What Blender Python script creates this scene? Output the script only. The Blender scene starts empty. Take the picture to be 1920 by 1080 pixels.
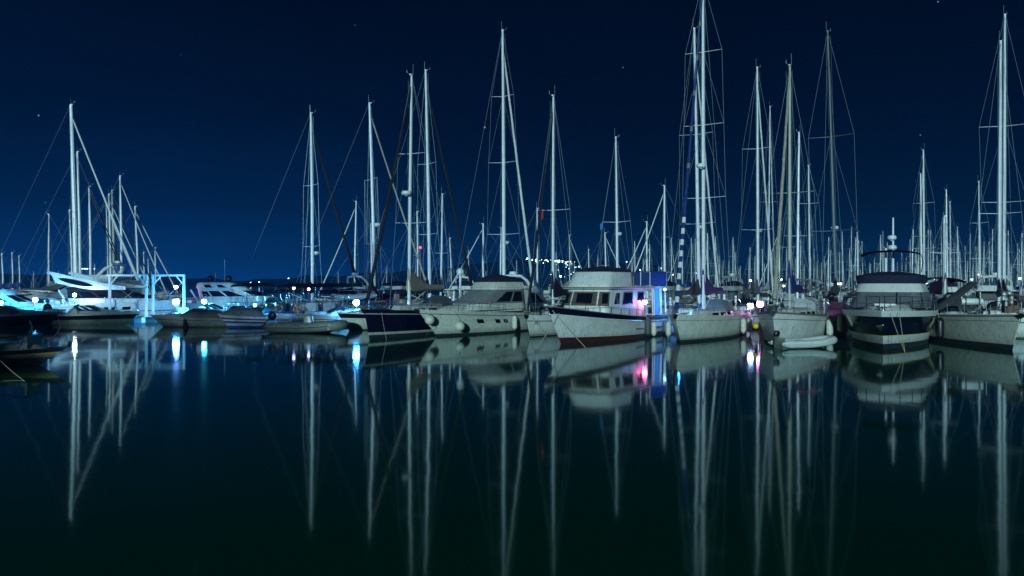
import bpy, math, random
from mathutils import Vector, Matrix
R = random.Random(11)
sc = bpy.context.scene
COL = sc.collection
FP, CZ, HV = 1500.0, 3.4, 530.0          # focal length in photo pixels, eye height, horizon row
def P(u, v, Y): return Vector(((u-960)/FP*Y, Y, CZ-(v-HV)/FP*Y))
def WY(v): return CZ*FP/(v-HV)            # distance of a waterline seen at row v
rad = math.radians
# ------------------------------------------------------------------ materials
MAT = {}
def mat(name, col, rough=.5, metal=0, var=.12, vs=3.0, emit=None, es=0, streak=0, coat=0, bump=0, spec=.5):
    m = bpy.data.materials.new(name); m.use_nodes = True
    nt = m.node_tree; b = nt.nodes['Principled BSDF']; L = nt.links
    b.inputs['Roughness'].default_value = rough; b.inputs['Metallic'].default_value = metal
    b.inputs['Coat Weight'].default_value = coat; b.inputs['Specular IOR Level'].default_value = spec
    c = (*col, 1)
    b.inputs['Base Color'].default_value = c
    if emit:
        b.inputs['Emission Color'].default_value = (*emit, 1); b.inputs['Emission Strength'].default_value = es
    if var:
        tc = nt.nodes.new('ShaderNodeTexCoord'); n = nt.nodes.new('ShaderNodeTexNoise')
        n.inputs['Scale'].default_value = vs; n.inputs['Detail'].default_value = 6; n.inputs['Roughness'].default_value = .65
        L.new(tc.outputs['Object'], n.inputs['Vector'])
        r = nt.nodes.new('ShaderNodeValToRGB')
        r.color_ramp.elements[0].position = .3; r.color_ramp.elements[1].position = .7
        r.color_ramp.elements[0].color = (*[x*(1-var) for x in col], 1)
        r.color_ramp.elements[1].color = (*[min(1, x*(1+var*.6)) for x in col], 1)
        L.new(n.outputs['Fac'], r.inputs['Fac'])
        out = r.outputs['Color']
        if streak:     # run-off grime: noise stretched down the side
            mp = nt.nodes.new('ShaderNodeMapping'); mp.inputs['Scale'].default_value = (5, 5, .35)
            L.new(tc.outputs['Object'], mp.inputs['Vector'])
            n2 = nt.nodes.new('ShaderNodeTexNoise'); n2.inputs['Scale'].default_value = 2.2; n2.inputs['Detail'].default_value = 5
            L.new(mp.outputs['Vector'], n2.inputs['Vector'])
            r2 = nt.nodes.new('ShaderNodeValToRGB'); r2.color_ramp.elements[0].position = .52; r2.color_ramp.elements[1].position = .75
            r2.color_ramp.elements[0].color = (0, 0, 0, 1); r2.color_ramp.elements[1].color = (streak, streak, streak, 1)
            L.new(n2.outputs['Fac'], r2.inputs['Fac'])
            mx = nt.nodes.new('ShaderNodeMix'); mx.data_type = 'RGBA'
            L.new(r2.outputs['Color'], mx.inputs['Factor']); L.new(out, mx.inputs['A'])
            mx.inputs['B'].default_value = (col[0]*.45, col[1]*.42, col[2]*.33, 1)
            # scum and weed line just above the water, broken up by noise
            sz = nt.nodes.new('ShaderNodeSeparateXYZ'); L.new(tc.outputs['Object'], sz.inputs[0])
            mz = nt.nodes.new('ShaderNodeMapRange'); L.new(sz.outputs['Z'], mz.inputs['Value'])
            mz.inputs['From Min'].default_value = .10; mz.inputs['From Max'].default_value = .55; mz.inputs['To Min'].default_value = 1.5; mz.inputs['To Max'].default_value = 0
            mm_ = nt.nodes.new('ShaderNodeMath'); mm_.operation = 'MULTIPLY'; mm_.use_clamp = True; L.new(mz.outputs[0], mm_.inputs[0]); L.new(n2.outputs['Fac'], mm_.inputs[1])
            mx2 = nt.nodes.new('ShaderNodeMix'); mx2.data_type = 'RGBA'; L.new(mm_.outputs[0], mx2.inputs['Factor']); L.new(mx.outputs['Result'], mx2.inputs['A'])
            mx2.inputs['B'].default_value = (col[0]*.3, col[1]*.34, col[2]*.22, 1)
            out = mx2.outputs['Result']
        L.new(out, b.inputs['Base Color'])
        if bump:
            bp = nt.nodes.new('ShaderNodeBump'); bp.inputs['Strength'].default_value = bump; bp.inputs['Distance'].default_value = .06
            L.new(n.outputs['Fac'], bp.inputs['Height']); L.new(bp.outputs['Normal'], b.inputs['Normal'])
    MAT[name] = m
    return m
mat('gel', (.72, .74, .72), .3, var=.16, vs=1.2, streak=.75)
mat('gelgrey', (.36, .38, .38), .32, var=.16, streak=.5)
mat('cream', (.67, .69, .62), .32, var=.16, vs=1.2, streak=.8)
mat('whitep', (.78, .79, .76), .35, var=.08, streak=.3)
mat('deck', (.24, .24, .22), .7, var=.2, vs=6)
mat('teak', (.22, .15, .085), .65, var=.35, vs=9)
mat('wood', (.19, .10, .045), .35, var=.3, vs=8)
mat('navy', (.004, .006, .026), .18, var=.2, streak=.15, coat=.4)
mat('navycloth', (.004, .008, .036), .85, var=.35, vs=4, bump=.6)
mat('bluecloth', (.003, .03, .17), .8, var=.35, vs=4, bump=.6)
mat('blackcloth', (.006, .007, .012), .85, var=.3, vs=4, bump=.6)
mat('greycloth', (.17, .185, .19), .85, var=.22, vs=3, bump=.8)
mat('darkgrey', (.07, .08, .08), .6, var=.25)
mat('beigecloth', (.38, .34, .27), .85, var=.3, vs=4, bump=.9)
mat('whitecloth', (.72, .73, .71), .8, var=.15, vs=4, bump=.5)
mat('black', (.008, .008, .01), .4, var=0)
mat('rubber', (.02, .02, .022), .6, var=.2)
mat('antifoul', (.015, .02, .03), .7, var=.3, vs=5)
mat('redfoul', (.06, .007, .012), .7, var=.4, vs=4)
mat('mast', (.85, .88, .9), .4, metal=0, var=.12, vs=2)
mat('mastwarm', (.55, .54, .45), .45, var=.15, vs=2)
mat('mastdull', (.2, .21, .22), .5, metal=.2, var=.15, vs=2)
mat('steel', (.6, .62, .63), .22, metal=1, var=.1)
mat('wire', (.27, .36, .40), .4, metal=.2, var=0)
mat('rope', (.42, .38, .27), .9, var=.25, vs=20)
mat('glass', (.006, .008, .012), .06, var=0, spec=.8)
mat('glassclear', (.05, .06, .07), .08, var=0, spec=.8)
mat('radome', (.75, .77, .76), .35, var=.05)
mat('fenderw', (.62, .62, .5), .5, var=.2, vs=8)
mat('fendery', (.4, .39, .17), .5, var=.25, vs=8)
mat('yellow', (.75, .6, .02), .45, var=.1)
mat('orange', (.75, .12, .02), .5, var=.15)
mat('red', (.5, .02, .02), .5, var=.1)
mat('flagblue', (.03, .15, .6), .8, var=.1)
mat('ribgrey', (.16, .18, .165), .6, var=.18, vs=3)
mat('ribwhite', (.6, .64, .62), .45, var=.12)
mat('blueband', (.006, .06, .4), .4, var=.1)
mat('stripe', (.05, .06, .07), .5, var=0)
mat('concrete', (.28, .28, .26), .85, var=.3, vs=4, bump=.4)
mat('plank', (.16, .13, .09), .8, var=.4, vs=6)
mat('paintwhite', (.8, .82, .82), .4, var=.06)
mat('hill', (.002, .046, .135), 1, var=.4, vs=.02, spec=0)
mat('drape', (.07, .075, .08), .8, var=.3)
mat('leaf', (.05, .09, .03), .6, var=.4)
mat('bark', (.12, .09, .06), .9, var=.4)
mat('curtain', (.12, .22, .36), .8, var=.2)
mat('brownseat', (.15, .08, .05), .7, var=.3)
def emi(name, col, s): return mat(name, (.02, .02, .02), .5, var=0, emit=col, es=s)
emi('lampblue', (.25, .62, 1.0), 60); emi('lampwhite', (.8, .92, 1.0), 60); emi('lampcyan', (.3, .85, 1), 60)
emi('lamppink', (1, .22, .42), 45); emi('lampred', (1, .02, .04), 14); emi('lampwarm', (.9, .7, .55), 5)
emi('lampgreen', (.35, 1, .7), 6); emi('lampcool', (.5, .8, 1), 7); emi('lampviolet', (.45, .4, 1), 26)
# ------------------------------------------------------------------ mesh builder
class M:
    def __init__(s): s.v = []; s.f = []; s.m = []; s.names = []
    def mi(s, name):
        if name not in s.names: s.names.append(name)
        return s.names.index(name)
    def add(s, vs, fs, m):
        b = len(s.v); k = s.mi(m); s.v += [tuple(p) for p in vs]
        for f in fs: s.f.append(tuple(i+b for i in f)); s.m.append(k)
        return s
    def box(s, x0, x1, y0, y1, z0, z1, m):
        vs = [(x, y, z) for z in (z0, z1) for y in (y0, y1) for x in (x0, x1)]
        return s.add(vs, [(0,2,3,1), (4,5,7,6), (0,1,5,4), (2,6,7,3), (0,4,6,2), (1,3,7,5)], m)
    def path(s, pts, r, m, n=6, sx=1.0, cap=True):
        pts = [Vector(p) for p in pts]; N = len(pts)
        rs = r if isinstance(r, (list, tuple)) else [r]*N
        t0 = (pts[-1]-pts[0])
        if t0.length < 1e-6: t0 = pts[1]-pts[0]
        ref = Vector((0, 0, 1)) if abs(t0.normalized().z) < .8 else Vector((1, 0, 0))
        vs = []
        for i, p in enumerate(pts):
            t = (pts[min(i+1, N-1)]-pts[max(i-1, 0)]).normalized()
            a = t.cross(ref)
            if a.length < 1e-4: a = t.cross(Vector((0, 1, 0)))
            a.normalize(); b = a.cross(t).normalized()
            for k in range(n):
                q = 2*math.pi*k/n
                vs.append(p+a*math.cos(q)*rs[i]+b*math.sin(q)*rs[i]*sx)
        fs = [(i*n+k, i*n+(k+1) % n, (i+1)*n+(k+1) % n, (i+1)*n+k) for i in range(N-1) for k in range(n)]
        if cap: fs += [tuple(range(n))[::-1], tuple((N-1)*n+k for k in range(n))]
        return s.add(vs, fs, m)
    def rod(s, a, b, r, m, n=6, r2=None, sx=1.0): return s.path([a, b], [r, r if r2 is None else r2], m, n, sx)
    def grid(s, rows, m, closed=False, capa=False, capb=False):
        n = len(rows[0]); vs = [p for r in rows for p in r]; k2 = n if closed else n-1
        mm = m if isinstance(m, list) else [m]*(len(rows)-1)
        b = len(s.v); s.v += [tuple(p) for p in vs]
        for i in range(len(rows)-1):
            k = s.mi(mm[i])
            for j in range(k2):
                s.f.append((b+i*n+j, b+i*n+(j+1) % n, b+(i+1)*n+(j+1) % n, b+(i+1)*n+j)); s.m.append(k)
        if capa: s.f.append(tuple(b+j for j in range(n))[::-1]); s.m.append(s.mi(mm[0]))
        if capb: s.f.append(tuple(b+(len(rows)-1)*n+j for j in range(n))); s.m.append(s.mi(mm[-1]))
        return s
    def ball(s, c, r, m, n=12, k=8, sz=1.0, a0=0, a1=math.pi):
        rows = []
        for i in range(k+1):
            a = a0+(a1-a0)*i/k
            rows.append([(c[0]+r*math.sin(a)*math.cos(2*math.pi*j/n), c[1]+r*math.sin(a)*math.sin(2*math.pi*j/n), c[2]+r*sz*math.cos(a)) for j in range(n)])
        return s.grid(rows, m, True)
    def lathe(s, prof, c, m, n=12):     # prof: (radius, z)
        rows = [[(c[0]+r*math.cos(2*math.pi*j/n), c[1]+r*math.sin(2*math.pi*j/n), c[2]+z) for j in range(n)] for r, z in prof]
        return s.grid(rows, m, True, True, True)
    def ring(s, c, ax, r, w, m, n=20):  # torus about axis ax
        ax = Vector(ax).normalized(); a = ax.orthogonal().normalized(); b = ax.cross(a); c = Vector(c)
        rows = []
        for i in range(n+1):
            q = 2*math.pi*i/n; d = a*math.cos(q)+b*math.sin(q)
            rows.append([c+d*(r+w*math.cos(2*math.pi*j/8))+ax*w*math.sin(2*math.pi*j/8) for j in range(8)])
        return s.grid(rows, m, True)
    def build(s, name, parent=None, smooth=35):
        me = bpy.data.meshes.new(name); me.from_pydata([tuple(p) for p in s.v], [], s.f)
        for nm in s.names: me.materials.append(MAT[nm])
        me.polygons.foreach_set('material_index', s.m)
        me.polygons.foreach_set('use_smooth', [True]*len(s.f)); me.update()
        try: me.set_sharp_from_angle(angle=rad(smooth))
        except Exception: pass
        o = bpy.data.objects.new(name, me); COL.objects.link(o)
        if parent: o.parent = parent
        return o
def tag(o, label=None, cat=None, group=None, kind=None):
    if label: o['label'] = label
    if cat: o['category'] = cat
    if group: o['group'] = group
    if kind: o['kind'] = kind
    return o
def empty(name, label, cat, group=None):
    o = bpy.data.objects.new(name, None); COL.objects.link(o); o.empty_display_size = .3
    return tag(o, label, cat, group)
def place(o, x, y, z=0, h=0, lean=0, pitch=0, s=1):
    m = Matrix.Translation((x, y, z)) @ Matrix.Rotation(lean, 4, 'Y') @ Matrix.Rotation(rad(h), 4, 'Z') @ Matrix.Rotation(pitch, 4, 'Y') @ Matrix.Scale(s, 4)
    o.location = m.to_translation(); o.rotation_euler = m.to_euler(); o.scale = (s, s, s)
    return m
def dup(o, parent=None):
    kids = list(o.children)
    c = o.copy(); COL.objects.link(c)
    if parent: c.parent = parent
    for k in kids: dup(k, c)
    return c
def bowplace(o, h, head, X, Y, lean=0):
    """put boat o so that its stem at the waterline stands at X, Y"""
    xb = h['x0']+h['Lw']
    return place(o, X-math.cos(rad(head))*xb, Y-math.sin(rad(head))*xb, 0, head, lean)
# ------------------------------------------------------------------ hull
def HULL(L, B, Fs, Fb, wl=.88, bw=.86, tw=.7, flare=1.3, full=2.2, fullw=1.7, draft=.35, tm=.42, sheer=1.8, rev=0.0, sag=0.0):
    return dict(L=L, B=B, Fs=Fs, Fb=Fb, Lw=L*wl, bw=bw, tw=tw, flare=flare, pd=full, pw=fullw, dr=draft, tm=tm, sh=sheer, x0=-L/2, rev=rev, sag=sag)
def plan(t, tw, tm, p):
    if t < tm: return tw+(1-tw)*math.sin(math.pi/2*t/tm)
    return max(0, 1-((t-tm)/(1-tm))**p)
def zd(h, t): return h['Fs']+(h['Fb']-h['Fs'])*t**h['sh']-h['sag']*math.sin(math.pi*t)
def hp(h, t, s, side=1):
    bd = h['B']/2*plan(t, h['tw'], h['tm'], h['pd'])+.02
    bw = h['B']/2*h['bw']*plan(t, h['tw']*.96, h['tm'], h['pw'])+.012
    if s >= 0:
        y = bw+(bd-bw)*s**h['flare']; z = s*zd(h, t); x = h['x0']+t*(h['Lw']+(h['L']-h['Lw'])*s)+h['rev']*s*(1-t)**6
    else:
        y = bw*(1+.55*s); z = s*h['dr']; x = h['x0']+t*(h['Lw']+.5*s*h['L']*.06)
    return Vector((x, side*y, z))
TS = [1-(1-i/26)**1.5 for i in range(27)]
def hull_mesh(h, bands, deckm='deck', bul=.1, name='hull', parent=None, capm=None):
    """bands: list of (s_top, material) from the keel up; s<0 is under water"""
    m = M(); lv = [-1.0]; mm = []
    for st, ma in bands:
        s0 = lv[-1]; n = max(1, int((st-s0)/.16))
        for k in range(1, n+1): lv.append(s0+(st-s0)*k/n); mm.append(ma)
    rows = []
    for s in lv: rows.append([hp(h, t, s, 1) for t in TS]+[hp(h, t, s, -1) for t in reversed(TS)])
    m.grid(rows, mm, True)
    m.f.append(tuple(range(len(rows[0])))); m.m.append(m.mi(bands[0][1]))
    top = bands[-1][1]; n = len(TS)
    # bulwark cap, inner face and deck
    def ins(t, side, z): 
        p = hp(h, t, 1, side); g = hp(h, t, max(0, 1-z/p.z), side); return Vector((min(p.x, g.x)-.04*t, side*max(min(abs(p.y), abs(g.y))-.06, .004), p.z-z))
    for side in (1, -1):
        o = [hp(h, t, 1, side) for t in TS]; i1 = [ins(t, side, 0) for t in TS]; i2 = [ins(t, side, bul) for t in TS]
        m.grid([o, [p+Vector((0, 0, .012)) for p in o], [p+Vector((0, 0, .012)) for p in i1], i2], [capm or top, capm or top, top])
    A = [ins(t, 1, bul) for t in TS]; Bq = [ins(t, -1, bul) for t in TS]
    C = [(a+b)/2+Vector((0, 0, .05*abs(a.y))) for a, b in zip(A, Bq)]
    m.grid([A, C, Bq], deckm)
    return m.build(name, parent)
def patch(m, fn, quad, ma, off=.012, nu=4, nv=3, flip=1):
    """a panel that follows surface fn(u, v), set proud by off; quad = 4 (u, v) corners"""
    rows = []
    for i in range(nu+1):
        r = []
        for j in range(nv+1):
            a, b = i/nu, j/nv
            q = [(1-a)*(1-b), a*(1-b), a*b, (1-a)*b]
            u = sum(w*c[0] for w, c in zip(q, quad)); v = sum(w*c[1] for w, c in zip(q, quad))
            p = fn(u, v); du = fn(u+.004, v)-p; dv = fn(u, v+.004)-p
            nrm = du.cross(dv)
            if nrm.length > 1e-12: nrm.normalize()
            r.append(p+nrm*off*flip)
        rows.append(r)
    m.grid(rows, ma)
    return m
def hpatch(m, h, t0, t1, s0, s1, side, ma, off=.015, skew=0):
    fn = lambda u, v: hp(h, u, v, side)
    patch(m, fn, [(t0, s0), (t1, s0), (t1+skew, s1), (t0+skew, s1)], ma, off, flip=-1 if side > 0 else 1)
# ------------------------------------------------------------------ superstructure: stacked rounded rings
def rp(g, p):
    z, x0, x1, w0, w1, cf = g; a = abs(p); sg = 1 if p >= 0 else -1
    if a <= .3:
        q = a/.3*math.pi/2; y = w1*math.sin(q)**.8; x = x1-cf*(1-math.cos(q))
    elif a <= .85:
        q = (a-.3)/.55; y = w1+(w0-w1)*q; x = (x1-cf)+(x0-(x1-cf))*q
        y += .06*(w0+w1)*math.sin(math.pi*q)*.5
    else:
        q = (a-.85)/.15; y = w0*(1-q); x = x0
    return Vector((x, sg*y, z))
PS = [-1+2*i/44 for i in range(44)]
def hs(rings, p, h):
    i = max(0, min(int(h), len(rings)-2)); f = h-i
    return rp([a+(b-a)*f for a, b in zip(rings[i], rings[i+1])], p)
def house(m, rings, ma, cap=True, crown=.05):
    mm = ma if isinstance(ma, list) else [ma]*(len(rings)-1)
    m.grid([[rp(g, p) for p in PS] for g in rings], mm, True)
    if cap:
        g = rings[-1]; g2 = [g[0]+crown*.8, g[1]+.25*abs(g[2]-g[1])*.3, g[2]-.12*abs(g[2]-g[1]), g[3]*.75, g[4]*.75, g[5]*.75]
        m.grid([[rp(g, p) for p in PS], [rp(g2, p) for p in PS]], mm[-1], True, False, True)
    return m
def win(m, rings, p0, p1, h0, h1, ma='glass', off=.012, s0=0, s1=0):
    fn = lambda u, v: hs(rings, u, v)
    patch(m, fn, [(p0, h0), (p1, h0), (p1+s1, h1), (p0+s0, h1)], ma, off, nu=6, nv=2, flip=1 if True else -1)
def win_both(m, rings, p0, p1, h0, h1, ma='glass', off=.012, s0=0, s1=0):
    win(m, rings, p0, p1, h0, h1, ma, off, s0, s1)
    fn = lambda u, v: hs(rings, -u, v)
    patch(m, fn, [(p0, h0), (p1, h0), (p1+s1, h1), (p0+s0, h1)], ma, off, nu=6, nv=2, flip=-1)
# ------------------------------------------------------------------ fittings
def rail(h, t0, t1, ht, n, parent, name='guard_rail', r=.016, mid=True, sides=(1, -1), over=False, ma='steel'):
    m = M()
    for sd in sides:
        ps = []
        for i in range(n+1):
            t = t0+(t1-t0)*i/n; p = hp(h, t, 1, sd); p.y = sd*max(0, abs(p.y)-.07)
            q = p+Vector((-.08 if not over else -.25, 0, ht)); m.rod(p+Vector((0, 0, -.05)), q, r, ma, 5); ps.append(q)
        m.path(ps, r, ma, 5)
        if mid: m.path([q+Vector((.0, 0, -ht*.48)) for q in ps], r*.6, ma, 4)
        if t1 > .97 and sd == sides[0] and len(sides) > 1:
            a, b = ps[-1], Vector((ps[-1].x, -ps[-1].y, ps[-1].z)); m.path([a, (a+b)/2+Vector((.22, 0, .02)), b], r, ma, 5)
    return m.build(name, parent)
def lifelines(h, parent, t0=.06, t1=.86, n=7, ht=.6):
    m = M(); w = M()
    for sd in (1, -1):
        ps = []
        for i in range(n+1):
            t = t0+(t1-t0)*i/n; p = hp(h, t, 1, sd); p.y = sd*(abs(p.y)-.06)
            q = p+Vector((0, 0, ht)); m.rod(p, q, .014, 'steel', 5); ps.append(q)
        w.path(ps, .007, 'wire', 4); w.path([q-Vector((0, 0, ht*.5)) for q in ps], .007, 'wire', 4)
    m.build('stanchions', parent); w.build('lifeline', parent)
def pulpit(h, parent, ht=.65, t=.86):
    m = M(); ps = []
    for sd in (1, -1):
        a = hp(h, t, 1, sd); a.y *= .93; b = hp(h, .95, 1, sd); b.y *= .9
        m.rod(a, a+Vector((0, 0, ht)), .016, 'steel', 5); m.rod(b, b+Vector((.12, 0, ht)), .016, 'steel', 5)
        ps.append([a+Vector((0, 0, ht)), b+Vector((.12, 0, ht))])
    f = hp(h, 1, 1, 1); f = Vector((f.x+.05, 0, f.z+ht+.03))
    m.path([ps[0][0], ps[0][1], f+Vector((-.1, .14, 0)), f+Vector((-.1, -.14, 0)), ps[1][1], ps[1][0]], .018, 'steel', 6)
    m.path([ps[0][0]-Vector((0, 0, ht*.5)), ps[0][1]-Vector((.08, 0, ht*.5))], .012, 'steel', 5)
    m.path([ps[1][0]-Vector((0, 0, ht*.5)), ps[1][1]-Vector((.08, 0, ht*.5))], .012, 'steel', 5)
    m.build('pulpit', parent)
def pushpit(h, parent, ht=.65):
    m = M(); ps = []
    for sd in (1, -1):
        for t in (.1, .01):
            a = hp(h, t, 1, sd); a.y *= .92; m.rod(a, a+Vector((0, 0, ht)), .016, 'steel', 5); ps.append(a+Vector((0, 0, ht)))
    m.path([ps[0], ps[1], ps[3], ps[2]], .018, 'steel', 6)
    m.path([q-Vector((0, 0, ht*.5)) for q in (ps[0], ps[1])], .012, 'steel', 5); m.path([q-Vector((0, 0, ht*.5)) for q in (ps[2], ps[3])], .012, 'steel', 5)
    m.build('pushpit', parent)
def anchor(h, parent, s=1.0, hang=False):
    m = M(); b = hp(h, 1, 1, 1); x, z = b.x, b.z
    if hang: x = hp(h, 1, .55, 1).x+.02; z = b.z*.62
    m.box(x-.35, x+.22*s, -.07, .07, z+.0, z+.07, 'steel')
    m.rod((x+.3*s, 0, z+.02), (x-.1, 0, z-.1 if not hang else z+.05), .035*s, 'steel', 6)
    for sd in (1, -1):
        m.add([(x+.34*s, 0, z+.03), (x+.1*s, sd*.19*s, z-.02), (x+.02*s, sd*.04, z-.26*s), (x+.26*s, 0, z-.14*s)], [(0, 1, 2, 3)], 'steel')
        m.add([(x+.34*s, 0, z+.05), (x+.1*s, sd*.2*s, z), (x+.26*s, 0, z-.12*s)], [(0, 1, 2)], 'steel')
    m.build('anchor', parent)
def radar(parent, x, y, z, r=.28, name='radar_dome', arm=True):
    m = M(); m.lathe([(r*.8, 0), (r, .06), (r, .16), (r*.85, .24), (.02, .27)], (x, y, z), 'radome', 14)
    if arm: m.box(x-.3, x+.05, y-.06, y+.06, z-.06, z, 'mast')
    return m.build(name, parent)
def flag(parent, p, w, hgt, ma, name='flag'):
    m = M(); rows = []
    for i in range(6):
        a = i/5
        rows.append([Vector(p)+Vector((math.sin(a*5)*.04, w*a*.6, -b*hgt-a*.35*hgt)) for b in (0, .33, .66, 1)])
    m.grid(rows, ma); return m.build(name, parent)
# ------------------------------------------------------------------ sailing yachts
def rig(root, h, mx, H, r, mm, spread, furl, boomL, cover, z0, fr=.09, det=1, boomz=None, bow_x=None, jibtop=.95, wr=.011, backs=True, wind=True, coverh=1.0):
    bx = (h['x0']+h['L']-.25) if bow_x is None else bow_x; bz = zd(h, 1)
    m = M(); m.path([(mx, 0, z0), (mx+.02, 0, z0+(H-z0)*.5), (mx-.06, 0, H)], [r, r*.92, r*.62], mm, 10 if det > 1 else 7, sx=1.25)
    if det: m.box(mx-.1, mx+.12, -.06, .06, H-.02, H+.07, mm)
    m.build('mast', root)
    if wind and det:
        m = M(); m.rod((mx-.1, .08, H+.05), (mx-.1, .08, H+.75), .012, 'wire', 4)
        m.path([(mx-.05, -.05, H+.07), (mx+.3, -.15, H+.1), (mx+.32, -.15, H+.3)], .014, 'wire', 4)
        m.box(mx+.2, mx+.5, -.17, -.13, H+.29, H+.33, 'black'); m.build('wind_vane', root)
    chain = h['B']/2*.9
    ti = (mx-h['x0'])/h['L']; cz = zd(h, ti)
    tips = []
    for zf, hw in spread:
        zz = z0+(H-z0)*zf; s = M()
        for sd in (1, -1): s.path([(mx, 0, zz), (mx-.12, sd*hw, zz+.06)], [.05, .028], mm, 5, sx=.5)
        s.build('spreader', root); tips.append((hw, zz+.06))
    w = M()
    for sd in (1, -1):
        pts = [(mx-.15, sd*chain, cz)]+[(mx-.12, sd*hw, zz) for hw, zz in tips]+[(mx-.05, sd*.03, H-.15)]
        w.path(pts, wr, 'wire', 4, cap=False)
        w.rod((mx-.4, sd*chain*.95, cz), (mx, sd*.04, tips[0][1]-.1 if tips else H*.55), wr*.8, 'wire', 4)
        if len(tips) > 1: w.rod((mx-.12, sd*tips[0][0], tips[0][1]), (mx, sd*.04, tips[1][1]-.1), wr*.8, 'wire', 4)
        if len(tips) > 2: w.rod((mx-.12, sd*tips[1][0], tips[1][1]), (mx, sd*.04, tips[2][1]-.1), wr*.8, 'wire', 4)
        if backs: w.rod((h['x0']+.15, sd*h['B']*.3, zd(h, 0)), (mx-.5, 0, z0+(H-z0)*.3+ (H-z0)*.0), wr*.3, 'wire', 3) if False else None
    w.rod((h['x0']+.1, 0, zd(h, 0)), (mx-.1, 0, H-.02), wr, 'wire', 4)
    w.rod((bx, 0, bz), (mx+.08, 0, H*(jibtop+.015)), wr, 'wire', 4)
    if det > 1:
        for q in (.1, -.12): w.rod((mx+.05, q, z0+.4), (mx+.04, q*1.6, H-.3), wr*.6, 'wire', 4)
        w.rod((mx-.9, 0, cz+.2), (mx-.08, 0, H-.4), wr*.7, 'wire', 4)
    w.build('rigging', root)
    if furl:
        a = Vector((bx, 0, bz+.35)); b = Vector((mx+.1, 0, H*jibtop)); n = 28; pts = []; rs = []
        for i in range(n+1):
            q = i/n; p = a.lerp(b, q); p.z -= .0; p += Vector((0, .008*math.sin(i*1.7), 0)); p.x -= .14*math.sin(math.pi*q)*.5
            pts.append(p); rs.append(fr*(1.0-.45*q)*(1+.04*math.sin(i*2.3)))
        rs[0] *= .5; rs[-1] *= .5
        m = M()
        if isinstance(furl, tuple):   # candy-striped sail: short bands of two colours
            N = 60
            for i in range(N):
                q0, q1 = i/N, (i+1)/N; g = lambda q: a.lerp(b, q)-Vector((.14*math.sin(math.pi*q)*.5, 0, 0))
                if q0 < .27: c = furl[i % 2]
                else: c = 'greycloth' if i % 7 == 4 and i > 24 else furl[0]
                m.path([g(q0), g(q1)], [fr*(1-.45*q0), fr*(1-.45*q1)], c, 8)
        else: m.path(pts, rs, furl, 8)
        m.build('furled_jib', root)
        m = M(); m.lathe([(.1, 0), (.13, .05), (.08, .08), (.08, .16), (.13, .2), (.1, .24)], (bx, 0, bz+.1), 'darkgrey', 10)
        if det > 1: m.build('furling_drum', root)
    bzz = (cz+1.35) if boomz is None else boomz
    if boomL:
        m = M(); m.rod((mx-.1, 0, bzz), (mx-boomL, 0, bzz+.08), .07, mm, 8)
        if det: m.rod((mx-boomL*.5, 0, bzz-.05), (mx-.15, 0, z0+.15), .03, mm, 5)
        m.build('boom', root)
        if cover:
            m = M(); rows = []; n = 12
            for i in range(n+1):
                q = i/n; x = mx+.12-(boomL+.1)*q
                up = (.2+.95*max(0, 1-q*1.75)**1.25+.12*(1-q))*coverh; wd = .13+.07*math.sin(q*7)*.3+.06*(1-q)
                dn = -.13-.04*math.sin(q*9); zc = bzz+.08*q
                rows.append([Vector((x+.04*math.cos(a), wd*math.sin(a)*(.55 if math.cos(a) > .3 and q < .4 else 1), zc+(up*math.cos(a) if math.cos(a) > 0 else -dn*math.cos(a)))) for a in [2*math.pi*k/12 for k in range(12)]])
            m.grid(rows, cover, True, True, True); m.build('sail_cover', root, 60)
def cabin(root, h, mx, hgt=.42, ma='gel', x0=None, x1=None, z=None, det=1):
    ti = .5; z = zd(h, .55)-.08 if z is None else z; L = h['L']; B = h['B']
    x1 = mx+L*.14 if x1 is None else x1; x0 = h['x0']+L*.28 if x0 is None else x0
    g = [[z-.15, x0, x1+.5, B*.33, B*.16, .9], [z+hgt*.8, x0, x1-.1, B*.29, B*.13, .8], [z+hgt, x0+.1, x1-.4, B*.24, B*.1, .7]]
    m = M(); house(m, g, ma); m.build('coachroof', root)
    w = M()
    for a, b in ((.38, .5), (.54, .64), (.68, .76)): win_both(w, g, a, b, .35, .75, off=.01)
    if det: w.build('cabin_window', root)
    return z+hgt
def sprayhood(root, x, z, w, ma, ln=1.3, ht=.75):
    m = M(); rows = []
    for i in range(7):
        a = i/6*math.pi*.5; xx = x+ln*.55-ln*math.sin(a)*1.0; hh = ht*math.sin(a)**.7 if i else .02
        rows.append([Vector((xx, w*math.cos(b)*(1 if abs(math.cos(b)) > .01 else 1), z+hh*math.sin(b)**.55 if math.sin(b) > 0 else z)) for b in [math.pi*k/12 for k in range(13)]])
    m.grid(rows, ma); return m.build('sprayhood', root, 60)
def bimini(root, x0, x1, z, w, ma, post=1.5, name='bimini'):
    m = M(); rows = []
    for i in range(6):
        q = i/5; x = x0+(x1-x0)*q
        rows.append([Vector((x, w*math.cos(b), z+.28*math.sin(b)-.08*abs(q-.5)*2)) for b in [math.pi*k/10 for k in range(11)]])
    m.grid(rows, ma); m.grid([[p+Vector((0, 0, -.025)) for p in r] for r in rows], ma)
    m.build(name, root, 60); s = M()
    for sd in (1, -1):
        s = M()
        for x in (x0, (x0+x1)/2, x1): s.rod(((x0+x1)/2+(x-(x0+x1)/2)*.3, sd*w, z-post), (x, sd*w, z), .014, 'steel', 5)
        s.build('bimini_frame', root)
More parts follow.
